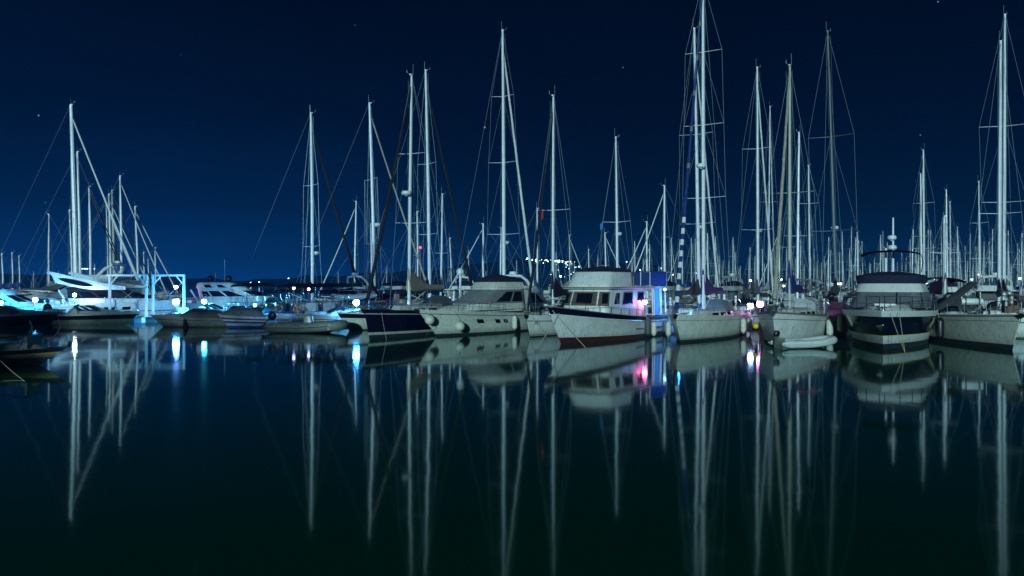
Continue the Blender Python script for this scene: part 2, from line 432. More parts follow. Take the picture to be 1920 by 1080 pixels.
def wheel(root, x, y, z, r=.42):
    m = M(); m.ring((x, y, z), (1, 0, .15), r, .018, 'steel')
    for k in range(3): a = k*math.pi/3; d = Vector((0, math.cos(a)*r, math.sin(a)*r)); m.rod(Vector((x, y, z))-d, Vector((x, y, z))+d, .01, 'steel', 4)
    m.lathe([(.1, 0), (.07, .3), (.09, z-.9+.55)], (x+.12, y, .95), 'gel', 8); return m.build('steering_wheel', root)
def yacht(name, label, L, H, B=None, F=1.2, bands=None, mm='mast', r=None, spread=None, furl='whitecloth', cover='bluecloth', group=None, det=1, mxf=.42, fr=.09, hood=None, bim=None, radarz=None, flagc=None, wr=None, hull=None, hullc='gel', boom=True, coverh=1.0, jibtop=.93, deckm='deck', roofma='gel', cat='sailing yacht'):
    B = B or L*.3; h = hull or HULL(L, B, F*.9, F*1.22, wl=.9, tw=.72, flare=1.1, full=2.3, fullw=1.9, rev=L*.04)
    r = (r or (.07+.003*H))*.80; wr = wr or (.010 if det > 1 else .013)
    root = empty(name, label, cat, group)
    bands = bands or [(0, 'antifoul'), (.07, 'stripe'), (.84, hullc), (.9, 'stripe'), (1, hullc)]
    hull_mesh(h, bands, deckm, .08, parent=root)
    mx = h['x0']+L*(1-mxf)
    zt = cabin(root, h, mx, .42, roofma, det=det)
    if spread is None: spread = [(.33, B*.36), (.62, B*.3)] if H > 11 else [(.5, B*.33)]
    rig(root, h, mx, H, r, mm, spread, furl, L*.36 if boom else 0, cover, zt-.1, fr=fr, det=det, wr=wr, coverh=coverh, jibtop=jibtop)
    if hood: sprayhood(root, h['x0']+L*.33, zd(h, .35)+.25, B*.3, hood)
    if bim: bimini(root, h['x0']+L*.06, h['x0']+L*.26, zd(h, .2)+2.05, B*.33, bim, 1.7)
    if det: pulpit(h, root); pushpit(h, root)
    if det > 1:
        lifelines(h, root)
        m = M(); x = h['x0']+L*.16
        for sd in (1, -1): m.box(h['x0']+L*.05, h['x0']+L*.28, sd*B*.14 if sd > 0 else -B*.3, sd*B*.3 if sd > 0 else -B*.14, zd(h, .1)-.05, zd(h, .15)+.22, 'gel')
        m.build('cockpit', root); wheel(root, h['x0']+L*.1, 0, zd(h, .1)+.75)
        m = M()
        for x in (mx+.9, mx-1.1): m.box(x-.25, x+.25, -.25, .25, zt-.06, zt+.03, 'glassclear')
        m.build('deck_hatch', root)
        m = M()
        for sd in (1, -1):
            for x in (mx-.5, h['x0']+L*.3): m.lathe([(.08, 0), (.06, .06), (.07, .16)], (x, sd*B*.3, zd(h, .5)-.05), 'steel', 8)
        m.build('winches', root); anchor(h, root)
    if radarz: radar(root, mx+.42, 0, radarz)
    if flagc:
        flag(root, (mx-.12, B*.3, flagc[1]), .35, .5, flagc[0])
    return root, h, mx
def MW(o): return Matrix.LocRotScale(o.location, o.rotation_euler, o.scale)
def fender(root, h, t, sd, ma='fenderw', kind='long', s=1.0, zoff=0, label='', group='fenders hanging along the hulls', out=0.0):
    p = hp(h, t, .55, sd); top = hp(h, t, 1, sd); r = (.13 if kind == 'long' else .27)*s
    m = M(); L = .62*s if kind == 'long' else r*1.7
    y = sd*(max(abs(top.y)*.5+abs(p.y)*.5, abs(p.y))+r+.03+out); zc = top.z-.25-L/2-zoff
    cc = Vector((p.x*.4+top.x*.6, y, zc)); O = (0, 0, 0)
    o = empty('fender', label, 'fender', group)
    if kind == 'long': m.lathe([(.03, -L/2-.06), (r*.5, -L/2-.03), (r*.92, -L/2+.06), (r, -L/2+.14), (r, L/2-.14), (r*.92, L/2-.06), (r*.5, L/2+.03), (.03, L/2+.08)], O, ma, 12)
    else: m.ball(O, r, ma, 16, 10)
    m.build('bumper', o)
    e = M(); e.lathe([(.07, r*.9 if kind != 'long' else L/2), (.06, (r*1.12 if kind != 'long' else L/2+.08)), (.03, r*1.2 if kind != 'long' else L/2+.1)], O, 'blueband' if kind == 'long' else 'darkgrey', 8); e.build('end_cap', o)
    w = M(); w.rod((0, 0, L/2+.03), Vector((top.x, sd*(abs(top.y)-.03), top.z+.05))-cc, .012, 'rope', 4); w.build('lanyard', o)
    M2 = MW(root) @ Matrix.Translation(cc); o.location = M2.to_translation(); o.rotation_euler = M2.to_euler()
    return o
def line(a, b, label, sag=.2, r=.014, ma='rope', cat='mooring rope', name='mooring_rope'):
    a, b = Vector(a), Vector(b); m = M(); n = 14
    m.path([a.lerp(b, i/n)-a-Vector((0, 0, sag*4*(i/n)*(1-i/n))) for i in range(n+1)], r, ma, 5)
    o = m.build(name); o.location = a; return tag(o, label, cat, 'mooring ropes running down into the water')
def W(root, x, y, z): return MW(root) @ Vector((x, y, z))
# ------------------------------------------------------------------ motor boats
def outboard(parent, x, y, z, s=1.0, ma='black', tilt=.5, name='outboard_motor', top=False):
    m = M(); c = M()
    T = Matrix.Translation((x, y, z)) @ Matrix.Rotation(tilt, 4, 'Y') @ Matrix.Scale(s, 4)
    c.grid([[Vector((-.1+a*math.cos(q), b*math.sin(q), zz)) for q in [2*math.pi*k/14 for k in range(14)]] for zz, a, b in ((.1, .2, .14), (.2, .3, .2), (.45, .33, .21), (.62, .25, .17), (.68, .1, .08))], ma, True, True, True)
    m.box(-.22, .02, -.06, .06, -.62, .12, 'darkgrey'); m.box(-.34, .02, -.09, .09, -.5, -.47, 'darkgrey')
    m.grid([[Vector((-.1+a*math.cos(q), .05*math.sin(q), zz)) for q in [2*math.pi*k/8 for k in range(8)]] for zz, a in ((-.6, .12), (-.95, .08))], 'darkgrey', True, True, True)
    m.path([(-.3, 0, -.72), (.12, 0, -.72)], [.06, .03], 'darkgrey', 8)
    for k in range(3):
        a = k*2.09; m.add([(-.32, 0, -.72), (-.36, .15*math.cos(a), -.72+.15*math.sin(a)), (-.3, .15*math.cos(a+.7), -.72+.15*math.sin(a+.7))], [(0, 1, 2)], 'steel')
    m.box(.0, .12, -.12, .12, -.2, .1, 'steel')
    for q in (m, c): q.v = [tuple(T @ Vector(p)) for p in q.v]
    o = m.build(name, parent); c.build('engine_cowl', o)
    return o
def speedboat(name, label, L=6, B=2.2, F=.75, bands=None, cover='greycloth', hullc='gelgrey', motor=True, shield=True, group='small open motor boats by the floating dock', seatc='whitecloth', covext=(.1, .62)):
    root = empty(name, label, 'speedboat', group); h = HULL(L, B, F*.85, F*1.12, wl=.84, bw=.8, tw=.86, flare=1.2, full=2.6, fullw=1.6, tm=.35, sheer=1.4)
    hull_mesh(h, bands or [(0, 'antifoul'), (.12, 'stripe'), (.62, hullc), (.68, 'stripe'), (1, hullc)], 'deck', .05, parent=root)
    g = [[F*.98, -L*.1, L*.36, B*.4, B*.22, L*.18], [F*1.2, -L*.08, L*.28, B*.34, B*.16, L*.16]]
    m = M(); house(m, g, hullc); m.build('foredeck', root)
    if shield:
        g2 = [[F*1.15, -L*.1, L*.13, B*.4, B*.34, .5], [F*1.15+.42, -L*.16, -L*.02, B*.36, B*.3, .4]]
        m = M()
        for a in (-.8, -.5, -.25, .03, .28, .53): patch(m, lambda u, v: hs(g2, u, v), [(a, 0), (a+.22, 0), (a+.22, 1), (a, 1)], 'glassclear', 0, 5, 1)
        m.build('windscreen', root); m = M()
        m.path([hs(g2, -.82+1.64*i/20, 1) for i in range(21)], .018, 'steel', 5); m.build('windscreen_frame', root)
    if cover:
        a, b = covext; rows = []; n = 10
        for i in range(n+1):
            q = i/n; t = a+(b-a)*q; p = hp(h, t, 1, 1); hh = (.15+.5*math.sin(math.pi*q**.8)**.8+.05*math.sin(q*11))
            rows.append([Vector((p.x, (abs(p.y)+.03)*math.cos(c), p.z-.05+hh*math.sin(c)**.9 if math.sin(c) > 1e-6 else p.z-.05)) for c in [math.pi*k/12 for k in range(13)]])
        M().grid(rows, cover, False).build('boat_cover', root, 50)
    else:
        m = M()
        for sd in (.35, -.95): m.box(-L*.2, -L*.12, B*.3*sd-.0, B*.3*sd+.5, F*.8, F*1.3, seatc)
        m.box(-L*.44, -L*.36, -B*.36, B*.36, F*.8, F*1.25, seatc); m.build('seat', root)
    if motor: outboard(root, -L/2-.12, .0, F*.95, 1.15, 'black', .75)
    rail(h, .72, .97, .22, 4, root, 'bow_rail', .012, False)
    m = M(); 
    for t in (.9, .3):
        for sd in (1, -1): p = hp(h, t, 1, sd); m.box(p.x-.12, p.x+.12, p.y*.93-.02, p.y*.93+.02, p.z, p.z+.05, 'steel')
    m.build('cleat', root)
    return root, h
def inflatable(name, label, L=5, W_=2.1, tr=.27, ma='ribgrey', stripe='stripe', motor=True, cat='inflatable boat', zc=.3, console=True, floor='darkgrey', group=None, arrow=False, tilt=.6):
    root = empty(name, label, cat, group); m = M(); pts = []; rs = []
    for i in range(37):
        q = i/36; s = q*2-1; a = abs(s); sg = 1 if s > 0 else -1
        if a > .45: x = -L/2+(1-a)/.55*L*.62; y = W_/2-tr; y2 = y
        else: k = a/.45; x = -L/2+L*.62+(L*.38-tr)*math.cos(k*math.pi/2)**.9; y2 = (W_/2-tr)*math.sin(k*math.pi/2)**.8
        zz = zc+.28*max(0, (x+L/2)/L-.45)**1.3*1.6
        pts.append(Vector((x, sg*y2, zz))); rs.append(tr if a < .9 else tr*(1-(a-.9)*6))
    m.path(pts, rs, ma, 14); m.build('tube', root, 60)
    m = M()
    for sd in (1, -1):
        ps = [p+Vector((0, (1 if p.y > 0 else -1)*(tr+.005)*(1 if abs(p.y) > .1 else 0)+0, 0)) for p in pts if p.y*sd > .2 and p.x < L*.33]
        if len(ps) > 2: m.path(ps, .035, stripe, 6)
    m.build('rubbing_strake', root)
    h = HULL(L*.92, W_-tr*1.6, zc, zc*1.1, wl=.8, bw=.7, tw=.9, draft=.12); hull_mesh(h, [(0, 'antifoul'), (1, floor)], floor, .02, 'floor', root)
    m = M(); m.box(-L/2+.15, -L/2+.22, -W_/2+tr, W_/2-tr, .1, zc+tr+.1, 'gelgrey'); m.box(-L*.1, L*.0, -W_/2+tr, W_/2-tr, zc+.08, zc+.14, 'plank'); m.build('bench', root)
    if console:
        g = [[zc, -L*.05, L*.08, .3, .26, .1], [zc+.75, -L*.03, L*.05, .26, .2, .1]]; m = M(); house(m, g, 'gelgrey'); m.build('console', root)
    if motor: outboard(root, -L/2+.05, 0, zc+tr+.1, L*.16, 'black', tilt)
    if arrow:
        m = M(); x = L*.36
        for dz in (1, -1):
            m.add([(x-.3, -W_*.42-.03, zc+.1+dz*.2), (x-.2, -W_*.42-.05, zc+.1+dz*.2), (x+.12, -W_*.36-.03, zc+.12), (x-.0, -W_*.40-.03, zc+.12)], [(0, 1, 2, 3)], 'ribwhite')
        m.build('arrow_mark', root)
    for sd in (1, -1):
        m = M()
        for i in range(5):
            x = -L*.35+i*L*.14; m.path([(x, sd*(W_/2-tr*.3), zc+tr*.9), (x+L*.05, sd*(W_/2-tr*.1), zc+tr*.7), (x+L*.12, sd*(W_/2-tr*.3), zc+tr*.9)], .012, 'rope', 4)
        m.build('grab_line', root)
    return root
# ================================================================== THE SETTING
def world():
    w = bpy.data.worlds.new('World'); sc.world = w; w.use_nodes = True; nt = w.node_tree; N = nt.nodes; L = nt.links
    bg = N['Background']; tc = N.new('ShaderNodeTexCoord'); sp = N.new('ShaderNodeSeparateXYZ'); L.new(tc.outputs['Generated'], sp.inputs[0])
    def ramp(stops):
        r = N.new('ShaderNodeValToRGB'); e = r.color_ramp.elements
        while len(e) < len(stops): e.new(.5)
        for k, (p, c) in zip(e, stops): k.position = p; k.color = (*c, 1)
        L.new(sp.outputs['Z'], r.inputs['Fac']); return r
    A = ramp([(0, (.0001, .054, .25)), (.03, (.0001, .032, .14)), (.09, (.0001, .0135, .06)), (.2, (.0001, .0055, .026)), (.36, (.0001, .0024, .012)), (1, (.0002, .002, .009))])
    B = ramp([(0, (.0002, .019, .058)), (.03, (.0002, .014, .047)), (.09, (.0002, .0075, .029)), (.2, (.0001, .0035, .017)), (.36, (.0002, .003, .012)), (1, (.0002, .002, .008))])
    mr = N.new('ShaderNodeMapRange'); mr.interpolation_type = 'SMOOTHSTEP'; L.new(sp.outputs['X'], mr.inputs['Value'])
    mr.inputs['From Min'].default_value = -.42; mr.inputs['From Max'].default_value = .22
    mx = N.new('ShaderNodeMix'); mx.data_type = 'RGBA'; L.new(mr.outputs[0], mx.inputs['Factor']); L.new(A.outputs[0], mx.inputs['A']); L.new(B.outputs[0], mx.inputs['B'])
    # faint uneven town glow in the air
    ng = N.new('ShaderNodeTexNoise'); ng.inputs['Scale'].default_value = 3.5; ng.inputs['Detail'].default_value = 4; L.new(tc.outputs['Generated'], ng.inputs['Vector'])
    ngm = N.new('ShaderNodeMapRange'); L.new(ng.outputs['Fac'], ngm.inputs['Value']); ngm.inputs['From Min'].default_value = .3; ngm.inputs['From Max'].default_value = .7; ngm.inputs['To Min'].default_value = .78; ngm.inputs['To Max'].default_value = 1.16
    vm = N.new('ShaderNodeVectorMath'); vm.operation = 'SCALE'; L.new(mx.outputs['Result'], vm.inputs[0]); L.new(ngm.outputs[0], vm.inputs['Scale'])
    # stars
    vo = N.new('ShaderNodeTexVoronoi'); vo.inputs['Scale'].default_value = 60; L.new(tc.outputs['Generated'], vo.inputs['Vector'])
    sep = N.new('ShaderNodeSeparateColor'); L.new(vo.outputs['Color'], sep.inputs[0])
    mr2 = N.new('ShaderNodeMapRange'); L.new(sep.outputs[0], mr2.inputs['Value'])      # size differs from star to star
    mr2.inputs['From Min'].default_value = .72; mr2.inputs['From Max'].default_value = 1; mr2.inputs['To Min'].default_value = 0; mr2.inputs['To Max'].default_value = .065
    lt = N.new('ShaderNodeMath'); lt.operation = 'LESS_THAN'; L.new(vo.outputs['Distance'], lt.inputs[0]); L.new(mr2.outputs[0], lt.inputs[1])
    gt = N.new('ShaderNodeMath'); gt.operation = 'GREATER_THAN'; L.new(sp.outputs['Z'], gt.inputs[0]); gt.inputs[1].default_value = .07
    mu = N.new('ShaderNodeMath'); mu.operation = 'MULTIPLY'; L.new(lt.outputs[0], mu.inputs[0]); L.new(gt.outputs[0], mu.inputs[1])
    mu2 = N.new('ShaderNodeMath'); mu2.operation = 'MULTIPLY'; L.new(mu.outputs[0], mu2.inputs[0]); L.new(sep.outputs[1], mu2.inputs[1])
    sr = N.new('ShaderNodeMix'); sr.data_type = 'RGBA'; sr.blend_type = 'ADD'; L.new(mu2.outputs[0], sr.inputs['Factor']); L.new(vm.outputs[0], sr.inputs['A'])
    sr.inputs['B'].default_value = (.15, .5, .8, 1)
    # the sky model of the setting: last deep-twilight light, sun far below the horizon
    sk = N.new('ShaderNodeTexSky'); sk.sky_type = 'NISHITA'; sk.sun_disc = False; sk.sun_elevation = rad(-8); sk.sun_rotation = rad(300)
    s2 = N.new('ShaderNodeMix'); s2.data_type = 'RGBA'; s2.blend_type = 'ADD'; s2.inputs['Factor'].default_value = .004
    L.new(sr.outputs['Result'], s2.inputs['A']); L.new(sk.outputs[0], s2.inputs['B'])
    L.new(s2.outputs['Result'], bg.inputs['Color']); bg.inputs['Strength'].default_value = 1.0
world()
sun = bpy.data.lights.new('shore_light', 'SUN'); so = bpy.data.objects.new('shore_lamps', sun); COL.objects.link(so)  # one sun-type lamp stands in for unseen shore lamps behind the camera
sun.energy = 2.75; sun.angle = rad(1.2); sun.color = (.55, .90, .97)
dv = Vector((.17, 1, -math.tan(rad(9)))).normalized(); so.rotation_euler = dv.to_track_quat('-Z', 'Y').to_euler()
cam = bpy.data.cameras.new('camera'); co = bpy.data.objects.new('camera', cam); COL.objects.link(co); sc.camera = co
co.location = (0, 0, CZ); co.rotation_euler = (rad(90), 0, 0); cam.sensor_width = 36; cam.lens = FP/1920*36
cam.shift_y = -(540-HV)/1920*-1*-1; cam.clip_end = 6000; cam.clip_start = .1
# water
def water():
    m = bpy.data.materials.new('water'); m.use_nodes = True; nt = m.node_tree; N = nt.nodes; L = nt.links; b = N['Principled BSDF']
    b.inputs['Base Color'].default_value = (.0, .058, .017, 1); b.inputs['Roughness'].default_value = .06; b.inputs['IOR'].default_value = 1.333
    tc = N.new('ShaderNodeTexCoord'); hts = []
    for scale, st, dist in (((.55, .28, 1), 1.0, .0055), ((.06, .11, 1), 1.0, .03), ((3, 1.6, 1), 1, .0009)):
        mp = N.new('ShaderNodeMapping'); mp.inputs['Scale'].default_value = scale; L.new(tc.outputs['Object'], mp.inputs[0])
        n = N.new('ShaderNodeTexNoise'); n.inputs['Scale'].default_value = 1; n.inputs['Detail'].default_value = 3; L.new(mp.outputs[0], n.inputs['Vector'])
        mu = N.new('ShaderNodeMath'); mu.operation = 'MULTIPLY'; mu.inputs[1].default_value = dist; L.new(n.outputs['Fac'], mu.inputs[0]); hts.append(mu)
    a = N.new('ShaderNodeMath'); L.new(hts[0].outputs[0], a.inputs[0]); L.new(hts[1].outputs[0], a.inputs[1])
    a2 = N.new('ShaderNodeMath'); L.new(a.outputs[0], a2.inputs[0]); L.new(hts[2].outputs[0], a2.inputs[1])
    bp = N.new('ShaderNodeBump'); bp.inputs['Distance'].default_value = 1; bp.inputs['Strength'].default_value = .55; L.new(a2.outputs[0], bp.inputs['Height']); pass
    mp = N.new('ShaderNodeMapping'); mp.inputs['Scale'].default_value = (.035, .09, 1); L.new(tc.outputs['Object'], mp.inputs[0])
    n = N.new('ShaderNodeTexNoise'); n.inputs['Scale'].default_value = 1; n.inputs['Detail'].default_value = 4; L.new(mp.outputs[0], n.inputs['Vector'])
    mr = N.new('ShaderNodeMapRange'); L.new(n.outputs['Fac'], mr.inputs['Value']); mr.inputs['From Min'].default_value = .35; mr.inputs['From Max'].default_value = .68; mr.inputs['To Min'].default_value = .045; mr.inputs['To Max'].default_value = .075; pass
    # clear dark water: mirror of the surface over the murky green body below
    b.inputs['Specular IOR Level'].default_value = 0; gl = N.new('ShaderNodeBsdfGlossy'); gl.inputs['Color'].default_value = (.8, .92, .95, 1); fr = N.new('ShaderNodeFresnel'); fr.inputs['IOR'].default_value = 1.333
    L.new(mr.outputs[0], gl.inputs['Roughness']); L.new(bp.outputs[0], gl.inputs['Normal']); L.new(bp.outputs[0], fr.inputs['Normal'])
    df = N.new('ShaderNodeBsdfDiffuse'); df.inputs['Color'].default_value = b.inputs['Base Color'].default_value
    ms = N.new('ShaderNodeMixShader'); L.new(fr.outputs[0], ms.inputs[0]); L.new(df.outputs[0], ms.inputs[1]); L.new(gl.outputs[0], ms.inputs[2]); N.remove(b); L.new(ms.outputs[0], N['Material Output'].inputs[0])
    MAT['water'] = m
water()
g = M(); g.grid([[(x, y, 0) for x in (-2500, -300, -100, 0, 100, 300, 2500)] for y in (-60, 0, 60, 150, 400, 1200, 4000)], 'water'); tag(g.build('water'), kind='structure')
# low hills behind the bay
def hills():
    rows = []; n = 90
    def top(u):     # skyline rows in the photo, read off along the horizon
        k = [(-400, 508), (200, 512), (450, 524), (560, 516), (760, 505), (940, 484), (1010, 474), (1090, 478), (1200, 492), (1400, 500), (1600, 506), (2300, 498)]
        for (a, va), (b, vb) in zip(k, k[1:]):
            if a <= u <= b: q = (u-a)/(b-a); q = q*q*(3-2*q); return va+(vb-va)*q
        return 505
    for j in range(9):
        q = j/8; r = []
        for i in range(n+1):
            u = -400+2700*i/n; p = P(u, 530, 900); v = top(u)+2.0*math.sin(i*1.9)+1.3*math.sin(i*4.3)
            H = (530-v)/1500*900+3.4
            r.append((p.x*(1+q*.25-.1), 820+q*260, max(-1, H*math.sin(math.pi*min(1, q*1.25)*.5)**1.3 if q < .8 else H*(1-(q-.8)*2))-.6))
        rows.append(r)
    m = M(); m.grid(rows, 'hill'); tag(m.build('hills', smooth=180), kind='structure')
hills()
def hill_z(u, v): return P(u, v, 880)
def lamp_light(name, loc, col, watt, r=.15):
    l = bpy.data.lights.new(name, 'POINT'); l.energy = watt; l.color = col; l.shadow_soft_size = r
    o = bpy.data.objects.new(name, l); COL.objects.link(o); return o
# town lamps up the hillside
protoL = {}
def town(u, v, ma, s):
    if ma not in protoL:
        m = M(); m.ball((0, 0, 0), .55, ma, 8, 6); o = m.build('town_light'); protoL[ma] = o
        if True: me = o
    else: o = protoL[ma].copy(); COL.objects.link(o)
    o.location = P(u, v, 868); o.scale = (s, s, s)
    nm = {'lampcool': 'cool white', 'lampwarm': 'warm orange', 'lampgreen': 'pale green'}[ma]
    if v < 506: lb = 'tiny %s town light on the dark hillside behind the flybridge boats' % nm
    else: lb = 'tiny %s shore light low at the foot of the dark hillside' % nm
    tag(o, lb, 'town light', 'town lights on the far hillside')
for i in range(52):
    q = R.random(); u = 986+q*90+R.uniform(-3, 3); v = 484+6*q+abs(R.gauss(0, 3.2))
    town(u, v, R.choice(['lampcool', 'lampcool', 'lampcool', 'lampgreen', 'lampwarm']), R.choice([.5, .7, .8, 1, 1.5]))
for i in range(26): town(R.uniform(1030, 1100), R.uniform(496, 522), R.choice(['lampcool', 'lampgreen']), R.choice([.6, .8, 1]))
for u, v in ((150, 465), (154, 466), (158, 466), (161, 467), (164, 466), (168, 468), (177, 465), (470, 530), (486, 529), (541, 522), (1175, 491), (1200, 506), (1225, 512), (1240, 503), (1262, 515), (1305, 512)):
    town(u, max(v, 504) if u < 400 else v, 'lampcool', 1.2)
for i in range(22): town(R.uniform(1600, 1910), R.uniform(516, 526), R.choice(['lampcool', 'lampgreen', 'lampwarm']), R.choice([.6, .8, 1.0, 1.4]))
# floating pontoons
def pontoon(x0, y0, x1, y1, w, label, z=.45, name='floating_dock', piles=0):
    L = math.hypot(x1-x0, y1-y0); root = empty(name, label, 'dock'); m = M(); m.box(0, L, -w/2, w/2, z-.14, z, 'plank'); m.build('deck', root)
    k = 0
    while k < L-1.2: M().box(k+.2, k+2.2, -w/2+.06, w/2-.06, -.2, z-.14, 'concrete').build('float', root); k += 3.4 if L < 70 else 8
    m = M(); m.box(0, L, -w/2-.05, -w/2, z-.2, z-.03, 'plank'); m.box(0, L, w/2, w/2+.05, z-.2, z-.03, 'plank'); m.build('edge_beam', root)
    root.location = (x0, y0, 0); root.rotation_euler = (0, 0, math.atan2(y1-y0, x1-x0)); return root
pontoon(-12, 63.6, 42, 61, 2.2, 'long low plank pontoon behind the front row of boats on the right')
pontoon(-60, 71.2, -17, 69.5, 1.7, 'floating dock on pale blocks carrying the white lit frames at left', .42)
pontoon(10, 104, 120, 100, 2.2, 'far pontoon running among the dense masts on the right')

# the quay the photograph was taken from, and unseen trees added on it to shade the left of the harbour
M().box(-120, 120, -60, -2.6, -.5, 1.6, 'concrete').build('quay')['kind'] = 'structure'
def shade_tree(x, y, H, label):
    root = empty('shade_tree', label, 'tree', 'added shade trees on the quay'); root.location = (x, y, 1.6); m = M()
    m.path([(0, 0, 0), (.2, .1, H*.3), (-.1, 0, H*.6), (.1, .1, H*.9)], [.38, .3, .2, .06], 'bark', 9)
    for k in range(9):
        a = k*2.4; z = H*(.3+.06*k); r = H*.2; m.path([(0, 0, z), (math.cos(a)*r*.5, math.sin(a)*r*.5, z+.8), (math.cos(a)*r, math.sin(a)*r, z+2.2)], [.13, .08, .03], 'bark', 6)
    m.build('trunk', root); m = M()
    for k in range(66):
        a = R.uniform(0, 6.28); z = H*R.uniform(.3, 1); rr = H*.26*math.sin(math.pi*min(1, (z/H-.22)/.85))*R.random()**.5; c = Vector((math.cos(a)*rr, math.sin(a)*rr, z))
        for q in range(42):
            p = c+Vector((R.gauss(0, .75), R.gauss(0, .75), R.gauss(0, .6))); u = Vector((R.gauss(0, 1), R.gauss(0, 1), R.gauss(0, 1))).normalized()*.26; v = u.orthogonal().normalized()*.17
            m.add([p-u, p+v, p+u, p-v], [(0, 1, 2, 3)], 'leaf')
    m.build('crown', root)
for i in range(6): shade_tree(-70+8.2*i, -15+R.uniform(-2, 2), R.uniform(17, 19.5), ['added shade tree standing farthest left', 'added shade tree second from the left', 'added shade tree third from the left', 'added shade tree fourth from the left', 'added shade tree fifth from the left', 'added shade tree nearest the camera side'][i])
# ================================================================== FRONT ROW, LEFT TO RIGHT
# --- navy sailing yacht (bow at 682)
L = 13.5
h = HULL(L, 3.5, 1.45, 1.78, wl=.955, tw=.7, flare=1.05, full=2.2, fullw=1.9, sheer=1.5)
r0, h0, mx = yacht('sailing_yacht', 'dark navy hulled sailing yacht with black furled headsail and beige sail cover', L, 17.0, 3.5, bands=[(0, 'antifoul'), (.13, 'antifoul'), (.22, 'cream'), (.84, 'navy'), (.88, 'gelgrey'), (1, 'navy')],
    hull=h, mm='mast', r=.13, spread=[(.36, 1.15), (.66, 1.0)], furl='blackcloth', cover='beigecloth', det=2, mxf=.40, fr=.12, hood='darkgrey', deckm='deck', coverh=1.15, group='front row boats moored stern to the pontoon', jibtop=.955)
bowplace(r0, h, -112, -8.55, 48.0, lean=rad(.5))
radar(r0, mx+.5, 0, 9.1, .33); navy = (r0, h)
# --- cream motor cruiser
def cruiser(name, label, group=None, L=11.3, B=3.6, ma='cream', clothtop='navycloth', arch=False, dark=True, rails=True, windows='glass', coverscreen='greycloth', F=1.45):
    root = empty(name, label, 'motor yacht', group)
    h = HULL(L, B, F*.86, F*1.2, wl=.84, bw=.78, tw=.9, flare=1.35, full=2.3, fullw=1.45, tm=.38, sheer=1.3)
    hull_mesh(h, [(0, 'antifoul'), (.09, 'antifoul'), (.42, ma), (.44, 'stripe' if not dark else ma), (.84, ma), (.87, 'stripe'), (1, ma)], 'deck', .06, parent=root)
    k = L/11.3
    fd = [[F*1.0, -L*.34, L*.36, B*.42, B*.22, L*.22], [F*1.22, -L*.34, L*.31, B*.38, B*.17, L*.2], [F*1.33, -L*.33, L*.24, B*.33, B*.13, L*.17]]
    m = M(); house(m, fd, ma); m.build('foredeck', root)
    g = [[F*1.1, -L*.36, L*.16, B*.41, B*.36, 1.1*k], [F*1.38, -L*.36, L*.12, B*.40, B*.35, 1.05*k], [F*2.02, -L*.36, -L*.045, B*.36, B*.31, .8*k], [F*2.12, -L*.37, -L*.06, B*.37, B*.32, .8*k]]
    m = M(); house(m, g, [ma, coverscreen, ma]); m.build('deckhouse', root)
    w = M()
    if coverscreen == ma:
        for a in (-.27, -.09, .10): patch(w, lambda u, v: hs(g, u, v), [(a, 1.1), (a+.17, 1.1), (a+.16, 1.92), (a+.01, 1.92)], windows, .012, 4, 2)
    win_both(w, g, .40, .60, 1.12, 1.85, windows, s0=.07); win_both(w, g, .63, .80, 1.12, 1.85, windows, s0=.0, s1=-.02)
    w.build('window', root)
    f = [[F*2.12, -L*.38, -L*.05, B*.37, B*.33, .75*k], [F*2.42, -L*.36, -L*.10, B*.34, B*.29, .6*k]]
    m = M(); house(m, f, ma, False); m.build('flybridge', root)
    if clothtop:
        q = [[F*2.38, -L*.38, -L*.085, B*.35, B*.30, .6*k], [F*2.52, -L*.37, -L*.095, B*.34, B*.29, .6*k], [F*2.62, -L*.30, -L*.14, B*.26, B*.18, .6*k], [F*2.74, -L*.22, -L*.18, B*.08, B*.06, .3*k]]
        m = M(); house(m, q, clothtop, True, .02); m.build('flybridge_cover', root, 50)
    m = M()
    for sd in (1, -1): m.box(-L*.45, -L*.37, sd*B*.3-.04, sd*B*.3+.04, F*.9, F*2.1, ma)
    m.box(-L*.49, -L*.36, -B*.38, B*.38, F*2.06, F*2.12, ma); m.build('aft_canopy', root)
    if arch:
        m = M()
        for sd in (1, -1): m.path([(-L*.25, sd*B*.34, F*2.2), (-L*.31, sd*B*.31, F*2.75), (-L*.34, sd*B*.22, F*3.0)], [.16*k, .13*k, .1*k], ma, 8)
        m.path([(-L*.34, B*.24, F*3.0), (-L*.345, 0, F*3.06), (-L*.34, -B*.24, F*3.0)], .12*k, ma, 8); m.build('radar_arch', root)
        radar(root, -L*.34, 0, F*3.1, .3, arm=False)
    if rails: rail(h, .42, .985, .62, 8, root, 'bow_rail')
    m = M()
    for t0, t1 in ((.60, .655), (.455, .5), (.375, .42)): 
        for sd in (1, -1): hpatch(m, h, t0, t1, .5, .68, sd, 'glass', skew=.008)
    m.build('hull_window', root)
    anchor(h, root, 1.0); return root, h
cr, ch = cruiser('motor_yacht', 'cream motor cruiser with grey covered windscreen and dark cover along its flybridge', 'front row boats moored stern to the pontoon')
bowplace(cr, ch, -125, -4.75, 50.6)
m = M(); m.box(-.9, -.3, 0, .02, 0, .02, 'stripe')
fender(cr, ch, .985, 1, 'fenderw', 'ball', 1.15, .1, 'pale ball fender at the bow of the cream motor cruiser beside the navy hull', out=.1)
fender(cr, ch, .80, 1, 'fenderw', 'ball', 1.15, .45, 'pale ball fender halfway down the forward side of the cream motor cruiser')
fender(cr, ch, .33, 1, 'fenderw', 'long', 1.35, .0, 'long white fender on the aft side of the cream motor cruiser')
